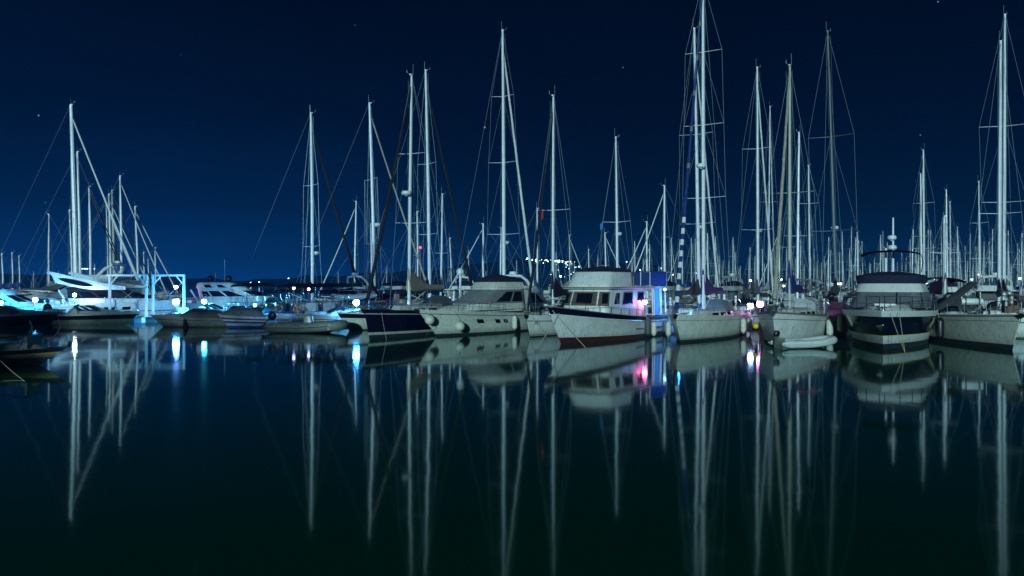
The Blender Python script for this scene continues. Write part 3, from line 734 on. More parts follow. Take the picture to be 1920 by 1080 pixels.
# --- small white sailing yacht between cruiser and trawler
h = HULL(10, 3.0, 1.12, 1.4, wl=.93, tw=.7, flare=1.05, full=2.2, fullw=1.9)
r1, h1, mx1 = yacht('sailing_yacht', 'small pale sailing yacht with black furled headsail between cream cruiser and white trawler', 10, 15.9, 3.0, hull=h, bands=[(0, 'antifoul'), (.05, 'antifoul'), (.08, 'gel'), (.11, 'stripe'), (.72, 'gel'), (.76, 'stripe'), (1, 'gel')],
    mm='mast', r=.12, spread=[(.47, 1.15)], furl='blackcloth', cover='navycloth', det=2, mxf=.48, fr=.10, flagc=None, deckm='deck', group='front row boats moored stern to the pontoon', coverh=1.3, jibtop=.93)
bowplace(r1, h1, -113, 1.15, 49.8, lean=0)
flag(r1, (mx1-.1, -.75, 8.3), -.25, .55, 'red')
def lettering(txt, parent, h, t, s, sd, size, ma, name='lettering', adv=1):
    cu = bpy.data.curves.new(name, 'FONT'); cu.body = txt; cu.size = size; cu.extrude = .004; cu.shear = .25
    o = bpy.data.objects.new(name, cu); COL.objects.link(o); me = bpy.data.meshes.new_from_object(o); bpy.data.objects.remove(o); bpy.data.curves.remove(cu)
    me.materials.clear(); me.materials.append(MAT[ma]); o = bpy.data.objects.new(name, me); COL.objects.link(o); o.parent = parent
    p = hp(h, t, s, sd); du = hp(h, t-.03, s, sd)-p; dvv = hp(h, t, s+.05, sd)-p; ex = du.normalized(); ez = ex.cross(dvv).normalized()
    if ez.y*sd < 0: ez = -ez
    ey = ez.cross(ex).normalized()
    mt = Matrix((ex, ey, ez)).transposed().to_4x4(); mt.translation = p+ez*.02; o.location = mt.to_translation(); o.rotation_euler = mt.to_euler(); return o
lettering('JULY', r1, h1, .955, .60, 1, .24, 'stripe')
# --- white trawler yacht
def trawler():
    L, B = 13.4, 4.1
    root = empty('trawler_yacht', 'white trawler yacht with navy bulwark band, red waterline and wood framed windows', 'motor yacht', 'front row boats moored stern to the pontoon')
    h = HULL(L, B, 1.22, 2.15, wl=.885, bw=.86, tw=.86, flare=1.5, full=2.4, fullw=1.6, tm=.45, sheer=2.1)
    hull_mesh(h, [(0, 'redfoul'), (.17, 'redfoul'), (.50, 'gel'), (.79, 'gel'), (.98, 'navy'), (1, 'teak')], 'teak', .45, parent=root, capm='teak')
    for sd in (1, -1):
        m = M(); m.path([hp(h, .02+.97*i/24, .79, sd)+Vector((0, sd*.03, 0)) for i in range(25)], .035, 'whitep', 6)
        m.path([hp(h, .0+.46*i/14, .42, sd)+Vector((0, sd*.03, 0)) for i in range(15)], .04, 'stripe', 6); m.build('rub_rail', root)
    m = M(); m.path([(L/2-.3, 0, 2.10), (L/2+.18, 0, 2.2)], [.2, .12], 'whitep', 8, sx=.4); m.build('bow_platform', root)
    X0, X1 = -3.4, 2.55
    g = [[1.0, X0, X1, 1.66, 1.5, .42], [1.98, X0, X1-.08, 1.64, 1.48, .4], [2.92, X0, X1-.5, 1.58, 1.38, .36], [3.06, X0, X1-.52, 1.58, 1.38, .36]]
    m = M(); house(m, g, 'gel'); m.build('deckhouse', root)
    fr = M(); w = M(); sf = lambda u, v: hs(g, u, v)
    for a, b in ((-.285, -.125), (-.095, .085), (.115, .275)):
        for q, o_ in ((fr, .014), (w, .024)):
            e = .008 if q is fr else -.008
            patch(q, sf, [(a-e, 1.14-e*8), (b+e, 1.14-e*8), (b+e, 1.9+e*6), (a-e, 1.9+e*6)], 'wood' if q is fr else 'glass', o_, 6, 2)
    for a, b in ((.345, .425), (.455, .60), (.66, .78)):
        for sg in (1, -1):
            q = lambda u, v, sg=sg: hs(g, sg*u, v)
            patch(fr, q, [(a-.006, 1.08), (b+.006, 1.08), (b+.006, 1.94), (a-.006+.02, 1.94)], 'whitep' if a < .4 else 'wood', .014, 3, 2, flip=sg); patch(w, q, [(a+.006, 1.16), (b-.006, 1.16), (b-.006, 1.86), (a+.024, 1.86)], 'glass', .024, 3, 2, flip=sg)
    for a0, a1 in ((-.275, -.25), (-.15, -.135), (-.085, -.055), (.05, .078), (.125, .15), (.24, .267)): patch(w, sf, [(a0, 1.1), (a1, 1.1), (a1-.004, 1.9), (a0, 1.9)], 'drape', .028, 3, 2)
    fr.build('window_frame', root); w.build('window', root)
    s = M()     # curtains and chart table glimpsed through the glass edges
    m = M(); house(m, [[3.05, -6.3, X1-.12, 1.9, 1.62, .5], [3.17, -6.3, X1-.08, 1.92, 1.64, .5]], 'whitep', True, .02); m.build('boat_deck', root)
    m = M(); m.path([rp([3.11, -6.3, X1-.06, 1.93, 1.65, .5], p) for p in PS], .028, 'wood', 5); m.build('roof_trim', root)
    F1 = X1-.35
    g2 = [[3.17, -1.3, F1, 1.5, 1.42, .6], [3.3, -1.3, F1-.05, 1.5, 1.41, .6], [4.02, -1.3, F1-.65, 1.42, 1.28, .55]]
    m = M(); house(m, g2, 'gel', False); house(m, [[4.02, -1.3, F1-.65, 1.42, 1.28, .55], [4.05, -1.28, F1-.7, 1.34, 1.2, .5]], 'gel', False); m.build('flybridge', root)
    m = M(); house(m, [[4.0, -1.5, F1-.7, 1.38, 1.25, .55], [4.2, -1.55, F1-.9, 1.34, 1.2, .5], [4.28, -1.1, F1-1.4, 1.0, .9, .4], [4.36, -.6, F1-1.9, .4, .3, .1]], 'navycloth', True, .02); m.build('flybridge_cover', root, 50)
    m = M(); m.box(-1.42, -1.32, 1.1, 1.45, 3.35, 3.95, 'wood'); m.build('ladder_locker', root)
    m = M(); m.box(-2.6, -1.6, -1.0, 1.0, 3.2, 3.8, 'whitep'); m.box(-2.2, -1.6, .2, 1.1, 3.8, 4.0, 'brownseat'); m.build('bench', root)
    s = M()
    for sd in (1, -1):
        for x in (-1.9, -3.4, -4.9, -6.2): s.rod((x, sd*1.76, 3.2), (x, sd*1.76, 4.1), .025, 'whitep', 6)
        s.path([(-1.9, sd*1.76, 4.12), (-6.2, sd*1.76, 4.12)], .018, 'steel', 6)
    s.path([(-6.2, 1.76, 4.12), (-6.2, -1.76, 4.12)], .018, 'steel', 6); s.build('deck_rail', root)
    m = M()
    for sd in (1, -1): m.box(-6.15, -3.45, sd*1.78-.012, sd*1.78+.012, 3.24, 4.1, 'bluecloth')
    m.box(-6.24, -6.21, -1.74, 1.74, 3.24, 4.1, 'bluecloth'); m.build('canvas_dodger', root)
    s = M()
    for sd in (1, -1):
        for x in (-3.9, -4.15, -5.2, -5.4, -6.1): s.rod((x, sd*1.76, 1.3), (x+.14, sd*1.76, 3.07), .032, 'whitep', 6)
    s.build('cockpit_post', root)
    for sd in (1, -1):
        s = M(); s.grid([[(-4.35-.09*k, sd*(1.68+.04*math.sin(k*2.2)), z) for z in (1.3, 2.2, 3.05)] for k in range(10)], 'curtain'); s.build('curtain', root)
    rail(h, .30, .985, .38, 9, root, 'guard_rail', .016, False)
    m = M(); m.box(L/2-2.4, L/2-1.8, -.3, .3, 1.75, 1.86, 'whitep'); m.lathe([(.09, 0), (.07, .1), (.1, .22), (.05, .28)], (L/2-1.1, 0, 1.75), 'steel', 10); m.build('windlass', root)
    m = M(); m.box(2.9, 3.6, -.5, .5, 1.45, 1.86, 'whitep'); m.build('deck_box', root)
    return root, h
tr, th = trawler(); bowplace(tr, th, -122, 2.72, 44.4)
fender(tr, th, .36, 1, 'darkgrey', 'long', 1.55, -.1, 'dark grey long fender on the side of the white trawler')
fender(tr, th, .27, 1, 'fenderw', 'long', 1.25, .15, 'pale long fender aft of the dark one on the white trawler')
fender(tr, th, .03, 1, 'fenderw', 'ball', 1.35, .45, 'large ball fender at the stern corner of the white trawler', out=.02)
fender(tr, th, .10, 1, 'darkgrey', 'long', 1.2, .1, 'dark fender just above the ball fender on the trawler stern')
# --- cream sailing yacht with blue sail cover
h = HULL(13, 3.8, 1.25, 1.62, wl=.91, tw=.74, flare=1.05, full=2.2, fullw=1.9, sheer=1.5)
r2, h2, mx2 = yacht('sailing_yacht', 'cream sailing yacht with bright blue sail cover and blue and white striped headsail', 13, 22.3, 3.8, hull=h, bands=[(0, 'antifoul'), (.10, 'antifoul'), (.125, 'cream'), (.145, 'stripe'), (.80, 'cream'), (.815, 'stripe'), (1, 'cream')],
    mm='mast', r=.15, spread=[(.34, 1.35), (.56, 1.25), (.78, 1.15)], furl=('bluecloth', 'whitecloth'), cover='bluecloth', det=2, mxf=.475, fr=.12, hood='greycloth', group='front row boats moored stern to the pontoon', coverh=1.25, jibtop=.96)
bowplace(r2, h2, -118, 9.6, 45.4, lean=rad(-.2))
radar(r2, mx2+.5, 0, 10.5, .3)
fender(r2, h2, .40, 1, 'fenderw', 'long', 1.35, .0, 'pale fender on the cream yacht side, the left one of its pair')
fender(r2, h2, .20, 1, 'fenderw', 'long', 1.35, .0, 'pale fender on the cream yacht side near the pink lamp')
fender(r2, h2, .88, -1, 'fenderw', 'long', 1.2, .2, 'pale fender on the trawler side of the cream yacht bow')
# --- white sailing yacht, bow on, with brown mast
h = HULL(12, 3.7, 1.3, 1.85, wl=.93, tw=.74, flare=1.1, full=2.2, fullw=1.8, sheer=1.5)
r3, h3, mx3 = yacht('sailing_yacht', 'white sailing yacht seen bow on with brownish mast and navy wrapped sail', 12, 16.2, 3.7, hull=h, bands=[(0, 'antifoul'), (.08, 'antifoul'), (.78, 'gel'), (.80, 'stripe'), (.95, 'gel'), (1, 'teak')],
    mm='mastwarm', r=.13, spread=[(.48, 1.35)], furl='beigecloth', cover='bluecloth', det=2, mxf=.45, fr=.11, hood='whitecloth', bim='whitecloth', group='front row boats moored stern to the pontoon', coverh=1.5, jibtop=.97, deckm='teak')
bowplace(r3, h3, -118, 14.25, 43.2)
fender(r3, h3, .42, 1, 'fenderw', 'long', 1.5, .0, 'white fender on the right side of the bow-on white yacht')
fender(r3, h3, .25, 1, 'fendery', 'long', 1.5, .1, 'yellowish fender on the right side of the bow-on white yacht')
fender(r3, h3, .70, -1, 'yellow', 'ball', .62, .35, 'small bright yellow float beside the bow-on white yacht')
# --- tender lying under its bow
t1 = inflatable('inflatable_tender', 'pale grey inflatable tender lying under the bow of the white sailing yacht', 3.4, 1.6, .21, 'ribwhite', 'ribwhite', True, 'tender', .24, False, 'gelgrey', tilt=.15)
p = P(1507, 651, WY(651)); place(t1, p.x, p.y-.3, 0, 12)
# --- navy motor yacht seen bow on
def navyboat():
    L, B = 13.5, 4.9
    root = empty('motor_yacht', 'navy and white motor yacht seen bow on with navy canvas and a thin bimini arch', 'motor yacht', 'front row boats moored stern to the pontoon')
    h = HULL(L, B, 1.75, 2.0, wl=.88, bw=.80, tw=.92, flare=1.2, full=2.7, fullw=2.1, tm=.42, sheer=1.2)
    hull_mesh(h, [(0, 'antifoul'), (.14, 'antifoul'), (.345, 'gel'), (.362, 'yellow'), (.85, 'navy'), (1, 'whitep')], 'whitep', .04, parent=root)
    fd = [[1.9, -4.6, 4.6, 2.15, 1.25, 2.4], [2.12, -4.6, 4.1, 2.0, 1.1, 2.3], [2.22, -4.6, 3.4, 1.8, .9, 2.0]]
    m = M(); house(m, fd, 'whitep'); m.build('foredeck', root)
    g = [[2.05, -4.6, 2.6, 2.1, 1.98, 1.3], [2.88, -4.6, .9, 1.96, 1.78, 1.1], [2.94, -4.6, .86, 1.98, 1.8, 1.1]]
    m = M(); house(m, g, ['greycloth', 'whitep'], True); m.build('deckhouse', root)
    m = M(); patch(m, lambda u, v: hs(g, u, v), [(-.12, .1), (.12, .1), (.11, .9), (-.11, .9)], 'greycloth', .02); 
    for u in (-.2, .03, .2): patch(m, lambda a, b: hs(g, a, b), [(u, .05), (u+.006, .05), (u+.006, .95), (u, .95)], 'black', .03)
    m.build('windscreen_cover', root)
    f = [[2.92, -4.7, .75, 1.9, 1.74, .8], [3.4, -4.6, .25, 1.78, 1.62, .7]]
    m = M(); house(m, f, 'whitep', False); m.build('flybridge', root)
    q = [[3.36, -4.7, .35, 1.84, 1.7, .7], [3.82, -4.6, .2, 1.86, 1.72, .7], [3.94, -4.2, -.3, 1.3, 1.2, .6], [4.02, -3.6, -.8, .6, .6, .3]]
    m = M(); house(m, q, 'navycloth', True, .02); m.build('flybridge_cover', root, 50)
    m = M(); rows = []
    for i in range(5):
        x = -3.4+1.9*i/4; rows.append([Vector((x, 1.62*math.cos(b), 5.0+.30*math.sin(b))) for b in [math.pi*k/14 for k in range(15)]])
    m.grid(rows, 'blackcloth'); m.grid([[p+Vector((0, 0, -.05)) for p in r] for r in rows], 'blackcloth'); m.build('bimini', root, 60)
    s = M()
    for sd in (1, -1):
        for x in (-3.4, -1.5, -2.4): s.path([(-2.4, sd*1.6, 4.0), (x, sd*1.68, 4.6), (x, sd*1.62, 5.0)], .02, 'steel', 5)
    s.build('bimini_frame', root)
    m = M(); m.rod((-3.6, .05, 4.0), (-3.6, .05, 7.35), .07, 'mast', 8, .045); m.rod((-3.6, -.35, 4.0), (-3.6, -.35, 5.5), .06, 'mast', 8); m.rod((-3.6, .05, 6.1), (-3.3, -.25, 6.15), .03, 'mast', 5); m.build('signal_mast', root)
    radar(root, -3.3, .0, 6.0, .26); radar(root, -3.6, -.0, 5.42, .26, 'satellite_dome', False)
    rail(h, .45, .985, .72, 8, root, 'bow_rail', .02)
    anchor(h, root, 1.5, True)
    m = M()
    for sd in (1, -1):
        hpatch(m, h, .80, .83, .62, .70, sd, 'steel', .02); hpatch(m, h, .55, .60, .62, .72, sd, 'glass', .02)
    m.build('porthole', root)
    m = M(); m.box(4.2, 4.7, -.2, .2, 2.15, 2.24, 'whitep'); m.lathe([(.1, 0), (.08, .12), (.12, .24)], (5.3, .0, 1.95), 'steel', 10); m.box(2.9, 4.0, -.5, .5, 2.2, 2.3, 'whitep'); m.build('foredeck_hatch', root)
    m = M(); m.box(-.2, .2, 0, .02, 0, .02, 'steel')
    return root, h
nb, nh = navyboat(); bowplace(nb, nh, -118, 19.0, 40.9)
fender(nb, nh, .55, 1, 'black', 'long', 1.7, .2, 'big dark blue fender on the right side of the navy motor yacht')
fender(nb, nh, .42, 1, 'fendery', 'long', 1.0, .3, 'yellowish fender between the navy motor yacht and the right edge yacht')
fender(nb, nh, .50, -1, 'fendery', 'long', 1.5, .1, 'olive fender on the left side of the navy motor yacht')
fender(nb, nh, .40, -1, 'fenderw', 'long', 1.3, .0, 'pale fender aft on the left side of the navy motor yacht')
line(W(nb, nh['x0']+13.0, .35, 1.95), (19.0, 38.6, -.05), 'pale mooring rope hanging straight down from the navy motor yacht bow', .05)
line(W(nb, nh['x0']+12.8, .75, 1.95), (19.02, 38.7, -.05), 'second pale mooring rope slanting from the navy motor yacht bow', .02)
line(W(tr, 6.5, .2, 1.9), (3.9, 41.9, -.05), 'straight rope dropping from the white trawler bow into the water', .02, .02)
line(W(tr, 6.1, .4, 1.75), (1.4, 43.2, -.05), 'slack rope slanting back from the white trawler bow', .06)
line(W(cr, 4.5, .8, 1.5), (-5.4, 49.5, -.05), 'thin dark rope slanting from the cream cruiser bow', .05, .01, 'darkgrey')
line(W(navy[0], 5.8, .6, 1.6), (-7.3, 46.6, -.05), 'thin rope from the navy sailing yacht bow into the water', .03, .01)
line(W(r1, 4.6, .25, 1.3), (2.2, 47.8, -.05), 'thin rope from the small pale yacht bow into the water', .02, .011)
# --- right edge: white ketch-like yacht with awning
h = HULL(14, 3.7, 1.40, 1.85, wl=.93, tw=.76, flare=1.15, full=2.3, fullw=1.8, sheer=1.5)
r4, h4, mx4 = yacht('sailing_yacht', 'pale green-white sailing yacht at the right edge with grey awning over its side deck', 14, 7.5, 3.7, hull=h, bands=[(0, 'antifoul'), (.15, 'antifoul'), (.80, 'cream'), (.815, 'stripe'), (.93, 'cream'), (.97, 'stripe'), (1, 'cream')],
    mm='mast', r=.14, spread=[(.6, .8)], furl=None, cover='greycloth', det=2, mxf=.75, bim='blackcloth', hood='darkgrey', group='front row boats moored stern to the pontoon')
bowplace(r4, h4, -100, 25.2, 40.3)
m = M(); rows = []
for i in range(8):
    q = i/7; rows.append([Vector((h4['x0']+7.8-1.7*q, .4-2.2*b, 3.4-1.65*b**1.15-.2*math.sin(math.pi*b)*(1-q*.3)+.06*math.sin(math.pi*q))) for b in (0, .2, .4, .6, .8, 1)])
m.grid(rows, 'greycloth'); m.build('awning', r4, 60)
m = M(); m.lathe([(.32, -.55), (.34, -.5), (.34, .5), (.32, .55)], (0, 0, 0), 'whitep', 14); m.v = [(8.6-7+p[0]*.6, p[2]-.3, p[1]*.55+2.35) for p in m.v]
for y in (-.65, .05): m.box(1.38, 1.82, y-.03, y+.03, 2.12, 2.56, 'black')
m.build('liferaft_canister', r4)
m = M(); m.ring((h4['x0']+12.2, .45, 2.5), (1, .1, 0), .3, .04, 'brownseat'); m.box(h4['x0']+12.0, h4['x0']+12.4, -.1, .6, 1.85, 2.2, 'brownseat'); m.build('bow_winch', r4)
for k, (t, z, lb) in enumerate(((.46, .0, 'black tyre fender high on the left side of the right edge yacht'), (.40, .15, 'black tyre fender partly hidden behind the other tyre by the right edge yacht'))):
    m = M(); m.ring((0, 0, 0), (0, 1, .1), .36, .13, 'rubber', 22); o = m.build('tyre_fender'); tag(o, lb, 'tyre', 'fenders hanging along the hulls')
    p = hp(h4, t, .7, -1); M2 = MW(r4) @ Matrix.Translation((p.x, p.y-.16, p.z-.05-z)); o.location = M2.to_translation(); o.rotation_euler = M2.to_euler()
# ================================================================== LEFT SIDE
# dark bow in the corner, near the camera
def corner():
    root = empty('sailing_dinghy', 'small dark bow with bent steel posts poking in at the left edge', 'small boat'); L = 6
    h = HULL(L, 2.2, .5, .75, wl=.80, bw=.75, tw=.8, flare=1.3, full=2.3, fullw=1.6)
    hull_mesh(h, [(0, 'gelgrey'), (.45, 'darkgrey'), (.62, 'gelgrey'), (.7, 'yellow'), (.74, 'gelgrey'), (1, 'antifoul')], 'darkgrey', .06, parent=root)
    m = M(); house(m, [[.62, -1.5, 2.3, .7, .35, .9], [.85, -1.3, 1.7, .55, .25, .7]], 'gelgrey'); m.build('foredeck', root)
    m = M(); m.path([(2.75, 0, .7), (3.05, 0, .78), (3.12, 0, 1.0)], [.10, .12, .04], 'darkgrey', 8, sx=.5); m.build('stem_fitting', root)
    for x, y in ((1.3, -.62), (1.75, .55)):
        m = M(); m.path([(x, y, .7), (x+.5, y, 1.35), (x+.62, y, 1.6), (x+.5, y, 1.85)], .028, 'steel', 7); m.build('bent_post', root)
    m = M(); m.path([(-1, -.8, 1.15), (.6, -.75, 1.15), (1.9, -.7, 1.3)], .03, 'black', 6); m.path([(-1, -.7, 1.7), (1.2, -.6, 1.95)], .025, 'black', 6); m.build('boom', root)
    m = M(); m.path([(.25, -.5, .75), (.05, -.5, 1.4), (-.3, -.5, 2.6)], [.14, .18, .2], 'beigecloth', 9); m.build('wrapped_spar', root)
    m = M(); m.box(1.5, 1.6, -.5, .5, .7, 1.25, 'gelgrey'); m.build('splash_board', root)
    return root, h
cb, chh = corner(); bowplace(cb, chh, -4, -19.6, 33.2); cb.rotation_euler[1] = 0
line((-19.9, 31.0, .45), (-10.4, 20.6, -.02), 'long thin mooring rope running from the left edge down into dark water', .35, .014)
# lit white frames on the dock
def portal(x0, x1, y, lab):
    root = empty('steel_frame', lab, 'steel frame', 'white steel frames standing on the floating dock'); z0, z1 = .42, 3.95
    for x in (x0, x1):
        m = M(); m.box(x-.09, x+.09, y-.09, y+.09, z0, z1, 'paintwhite'); m.box(x-.22, x+.22, y-.22, y+.22, z0, z0+.05, 'paintwhite'); m.build('post', root)
    m = M(); m.box(x0-.3 if x0 < -33 else x0-.09, x1+.09, y-.08, y+.08, z1, z1+.17, 'paintwhite'); m.build('crossbeam', root)
    for x, d in ((x0, 1), (x1, -1)):
        m = M(); m.path([(x+.06*d, y, z1-.7), (x+.65*d, y, z1)], .06, 'paintwhite', 6); m.build('corner_brace', root)
    m = M(); m.rod((x0+.1, y, z0+.7), (x1-.1, y, z1-.5), .02, 'wire', 5); m.rod((x1-.1, y, z0+.7), (x0+.1, y, z1-.5), .02, 'wire', 5); m.build('bracing_wire', root)
    return root
portal(-35.15, -31.95, 69.9, 'white lit steel portal frame on the dock with crossed wires, the left of the two')
portal(-31.4, -28.7, 70.0, 'white lit steel portal frame on the dock, the right one with a lamp beside it')
for i, (u, s) in enumerate(((177, .9), (243, 1.3), (262, .8))):
    m = M(); m.box(-.4*s, .4*s, -.35, .35, 0, .42, 'paintwhite' if i != 1 else 'gelgrey'); m.box(-.42*s, .42*s, -.37, .37, .42, .47, 'gelgrey'); o = m.build('float_block'); p = P(u, 606, 68.2); o.location = (p.x, 68.2, -.02)
    tag(o, ('square white float block at the dock edge left of the frames', 'wide pale float block at the dock edge between the frame posts', 'white float block at the foot of the middle frame post')[i], 'float')
for i, u in enumerate((220, 262, 337)):
    m = M(); m.rod((0, 0, -.5), (0, 0, 2.0), .07, 'mastdull', 8); m.ball((0, 0, 2.0), .09, 'whitep', 8, 6); o = m.build('mooring_pile'); p = P(u, 600, 68.9); o.location = (p.x, 68.6, 0)
    tag(o, ('thin mooring pile inside the left frame', 'thin mooring pile close to the middle frame posts', 'thin mooring pile beside the rightmost frame post')[i], 'mooring pile')
# sleek motor yachts
def sleek(name, label, L=14, B=4.2, F=1.6, swoosh=False, domes=False, ma='gel', group='motor yachts moored behind the floating dock', tall=1.0):
    root = empty(name, label, 'motor yacht', group)
    h = HULL(L, B, F*.9, F*1.15, wl=.86, bw=.8, tw=.92, flare=1.3, full=2.5, fullw=1.6, tm=.4, sheer=1.3)
    hull_mesh(h, [(0, 'antifoul'), (.08, 'antifoul'), (.45, ma), (.5, 'stripe'), (1, ma)], 'deck', .05, parent=root)
    m = M()
    for t0, t1 in ((.5, .6), (.64, .7)):
        for sd in (1, -1): hpatch(m, h, t0, t1, .56, .74, sd, 'glass')
    m.build('hull_window', root)
    g = [[F*.95, -L*.32, L*.36, B*.43, B*.2, L*.2], [F*1.25, -L*.32, L*.30, B*.42, B*.2, L*.18], [F*1.75*tall, -L*.34, L*.08, B*.36, B*.22, L*.12], [F*1.9*tall, -L*.36, L*.03, B*.33, B*.2, L*.1]]
    m = M(); house(m, g, [ma, 'blackcloth', 'blackcloth'] if swoosh else ma); m.build('deckhouse', root)
    w = M(); win_both(w, g, .36, .54, 1.15, 1.85, s0=.06, s1=-.02); win_both(w, g, .56, .70, 1.15, 1.85); win_both(w, g, .72, .8, 1.15, 1.8)
    patch(w, lambda u, v: hs(g, u, v), [(-.26, 1.2), (.26, 1.2), (.24, 1.9), (-.24, 1.9)], 'glass', .012, 8, 2); w.build('window', root)
    if swoosh:     # flybridge with a long swept wing running aft
        zf = F*1.9*tall
        m = M()
        for sd in (1, -1):
            top = []; n = 20
            for i in range(n+1):
                q = i/n; x = L*.14-L*.62*q; top.append((x, q))
            rows = []
            for x, q in top:
                zt = zf+.12+1.45*q**1.25-.5*max(0, q-.9); zb = zf-.2+1.75*max(0, q-.42)**1.35; wd = B*.42-.1*q
                if q > .93: zb = zt-.25
                rows.append([Vector((x, sd*wd, zt)), Vector((x, sd*(wd+.07), (zt+zb)/2)), Vector((x, sd*wd, zb)), Vector((x, sd*(wd-.12), zb)), Vector((x, sd*(wd-.12), zt))])
            m.grid(rows, ma, True, True, True)
        m.grid([[Vector((L*.14-L*.5*i/8, B*.38*s, zf-.02+.02*i*0)) for s in (-1, -.5, 0, .5, 1)] for i in range(9)], ma)
        m.grid([[Vector((L*.14-L*.5*i/8, B*.38*s, zf-.14)) for s in (-1, -.5, 0, .5, 1)] for i in range(9)], ma)
        m.build('flybridge', root)
        w = M()
        for sd in (1, -1):
            tp = []; bt = []
            for i in range(9):
                q = .40+.46*i/8; x = L*.14-L*.62*q; zt = zf+.12+1.45*q**1.25; zb = zf-.2+1.75*max(0, q-.42)**1.35; k = math.sin(math.pi*i/8)**.5*.36; zm = (zt+zb)/2; hh = zt-zb; yy = sd*(B*.42-.1*q+.085)
                tp.append(Vector((x, yy, zm+hh*k*.7))); bt.append(Vector((x, yy, zm-hh*k*.7)))
            w.grid([tp, bt], 'glass')
        w.build('wing_window', root)
        m = M(); m.path([(L*.02, -B*.3, zf+.5), (L*.08, 0, zf+.85), (L*.02, B*.3, zf+.5)], .05, 'steel', 6); m.build('fly_screen', root)
    else:
        g2 = [[F*1.86*tall, -L*.36, L*.04, B*.33, B*.2, L*.08], [F*2.08*tall, -L*.36, L*-.02, B*.31, B*.18, L*.07], [F*2.2*tall, -L*.35, -L*.08, B*.26, B*.14, L*.06]]
        m = M(); house(m, g2, ma); m.build('hardtop', root)
        w = M(); win_both(w, g2, .40, .52, .1, .9, s0=.04); win_both(w, g2, .6, .72, .1, .9, s0=.03); w.build('hardtop_window', root)
    if domes:
        for x in (-L*.28, -L*.12):
            m = M(); m.ball((x, 0, F*2.2*tall+.38), .33, 'black', 14, 8); m.lathe([(.2, 0), (.16, .15)], (x, 0, F*2.2*tall-.02), 'black', 10); m.build('satellite_dome', root)
        m = M(); m.rod((-L*.25, .4, F*2.2*tall), (-L*.25, .4, F*2.2*tall+.95), .02, 'wire', 5); m.rod((-L*.17, .4, F*2.2*tall), (-L*.17, .4, F*2.2*tall+2.3), .015, 'wire', 5); m.build('antenna', root)
    m = M()   # open cockpit with seats and stair at the stern
    m.box(-L*.47, -L*.44, -B*.36, B*.36, F*.85, F*1.25, ma); m.box(-L*.44, -L*.40, -B*.3, B*.3, F*.85, F*1.1, 'whitecloth'); m.box(-L*.57, -L*.49, -B*.4, B*.4, .25, .38, 'teak'); m.build('cockpit_seat', root)
    m = M()
    for sd in (1, -1): m.path([(-L*.33, sd*B*.36, F*.9), (-L*.40, sd*B*.35, F*1.75*tall)], .08, ma, 8)
    m.build('canopy_pillar', root)
    rail(h, .5, .985, .55, 8, root, 'bow_rail', .02); return root, h
s1, sh1 = sleek('motor_yacht', 'white motor yacht with swept flybridge wing, its stern brightly lit behind the left frame', 12.5, 4.0, 1.55, swoosh=True); place(s1, -37.0, 75.2, 0, -6)
s2, sh2 = sleek('motor_yacht', 'bluish motor yacht with two black domes on its hardtop right of the lit frames', 11.5, 3.9, 1.55, domes=True); place(s2, -26.6, 79.0, 0, -2)
s3, sh3 = cruiser('motor_yacht', 'big blue-white motor yacht with dark square windows at the far left edge', 'motor yachts moored behind the floating dock', 15, 4.6, 'gel', None, True, coverscreen='gel', F=1.72); place(s3, -44.6, 81, 0, 172)
m = M()
for sd in (0, 1): m.rod((0, sd*.5, 0), (.7, sd*.5, 1.5), .05, 'paintwhite', 6)
for k in range(4): m.box(.12+k*.17, .2+k*.17, 0, .5, .3+k*.36, .36+k*.36, 'paintwhite')
m.v = [(x-5.2, y-.2, z+4.0) for x, y, z in m.v]; m.build('boarding_ladder', s3)
s4, sh4 = cruiser('motor_yacht', 'low white motor cruiser with teal lit foredeck at the left edge under a blue lamp', 'motor yachts moored behind the floating dock', 9.5, 3.4, 'gel', None, False, coverscreen='gel', F=1.15); place(s4, -44.6, 72.8, 0, 4)
# speedboats before the dock
b1, bh1 = speedboat('speedboat', 'long speedboat with pale pointed bow and dark hull stripe moored before the left frame', 8.2, 2.5, .95, bands=[(0, 'antifoul'), (.1, 'gelgrey'), (.42, 'gelgrey'), (.80, 'black'), (1, 'gel')], cover=None, hullc='gel'); p = P(176, 607, 66); place(b1, p.x, 66, 0, -4)
b2, bh2 = speedboat('speedboat', 'dark hulled speedboat in shadow at the left edge beside the corner bow', 7.5, 2.5, .95, bands=[(0, 'antifoul'), (.8, 'black'), (1, 'gelgrey')], cover='darkgrey', hullc='gelgrey'); p = P(15, 607, 64); place(b2, p.x, 64.6, 0, 6)
b3, bh3 = speedboat('speedboat', 'grey speedboat under a humped grey cover with black outboard hanging at its stern', 6.4, 2.3, .85, cover='greycloth'); place(b3, -24.7, 61.8, 0, -176)
b4, bh4 = speedboat('speedboat', 'blue and white striped speedboat with grey bow cover beside the grey inflatable', 5.2, 2.2, .95, bands=[(0, 'antifoul'), (.15, 'blueband'), (.35, 'gel'), (.5, 'blueband'), (.62, 'gel'), (.74, 'blueband'), (1, 'gel')], cover='greycloth', covext=(.35, .95), motor=False); place(b4, -19.7, 61.0, 0, -158)
fender(b3, bh3, .55, 1, 'black', 'long', .8, .0, 'short black fender on the side of the grey covered speedboat')
rb = inflatable('inflatable_boat', 'large dark grey inflatable boat with a pale arrow mark near its bow', 5.6, 2.3, .34, 'ribgrey', 'stripe', True, zc=.36, arrow=True, tilt=.7); place(rb, -13.9, 54.6, 0, -8)
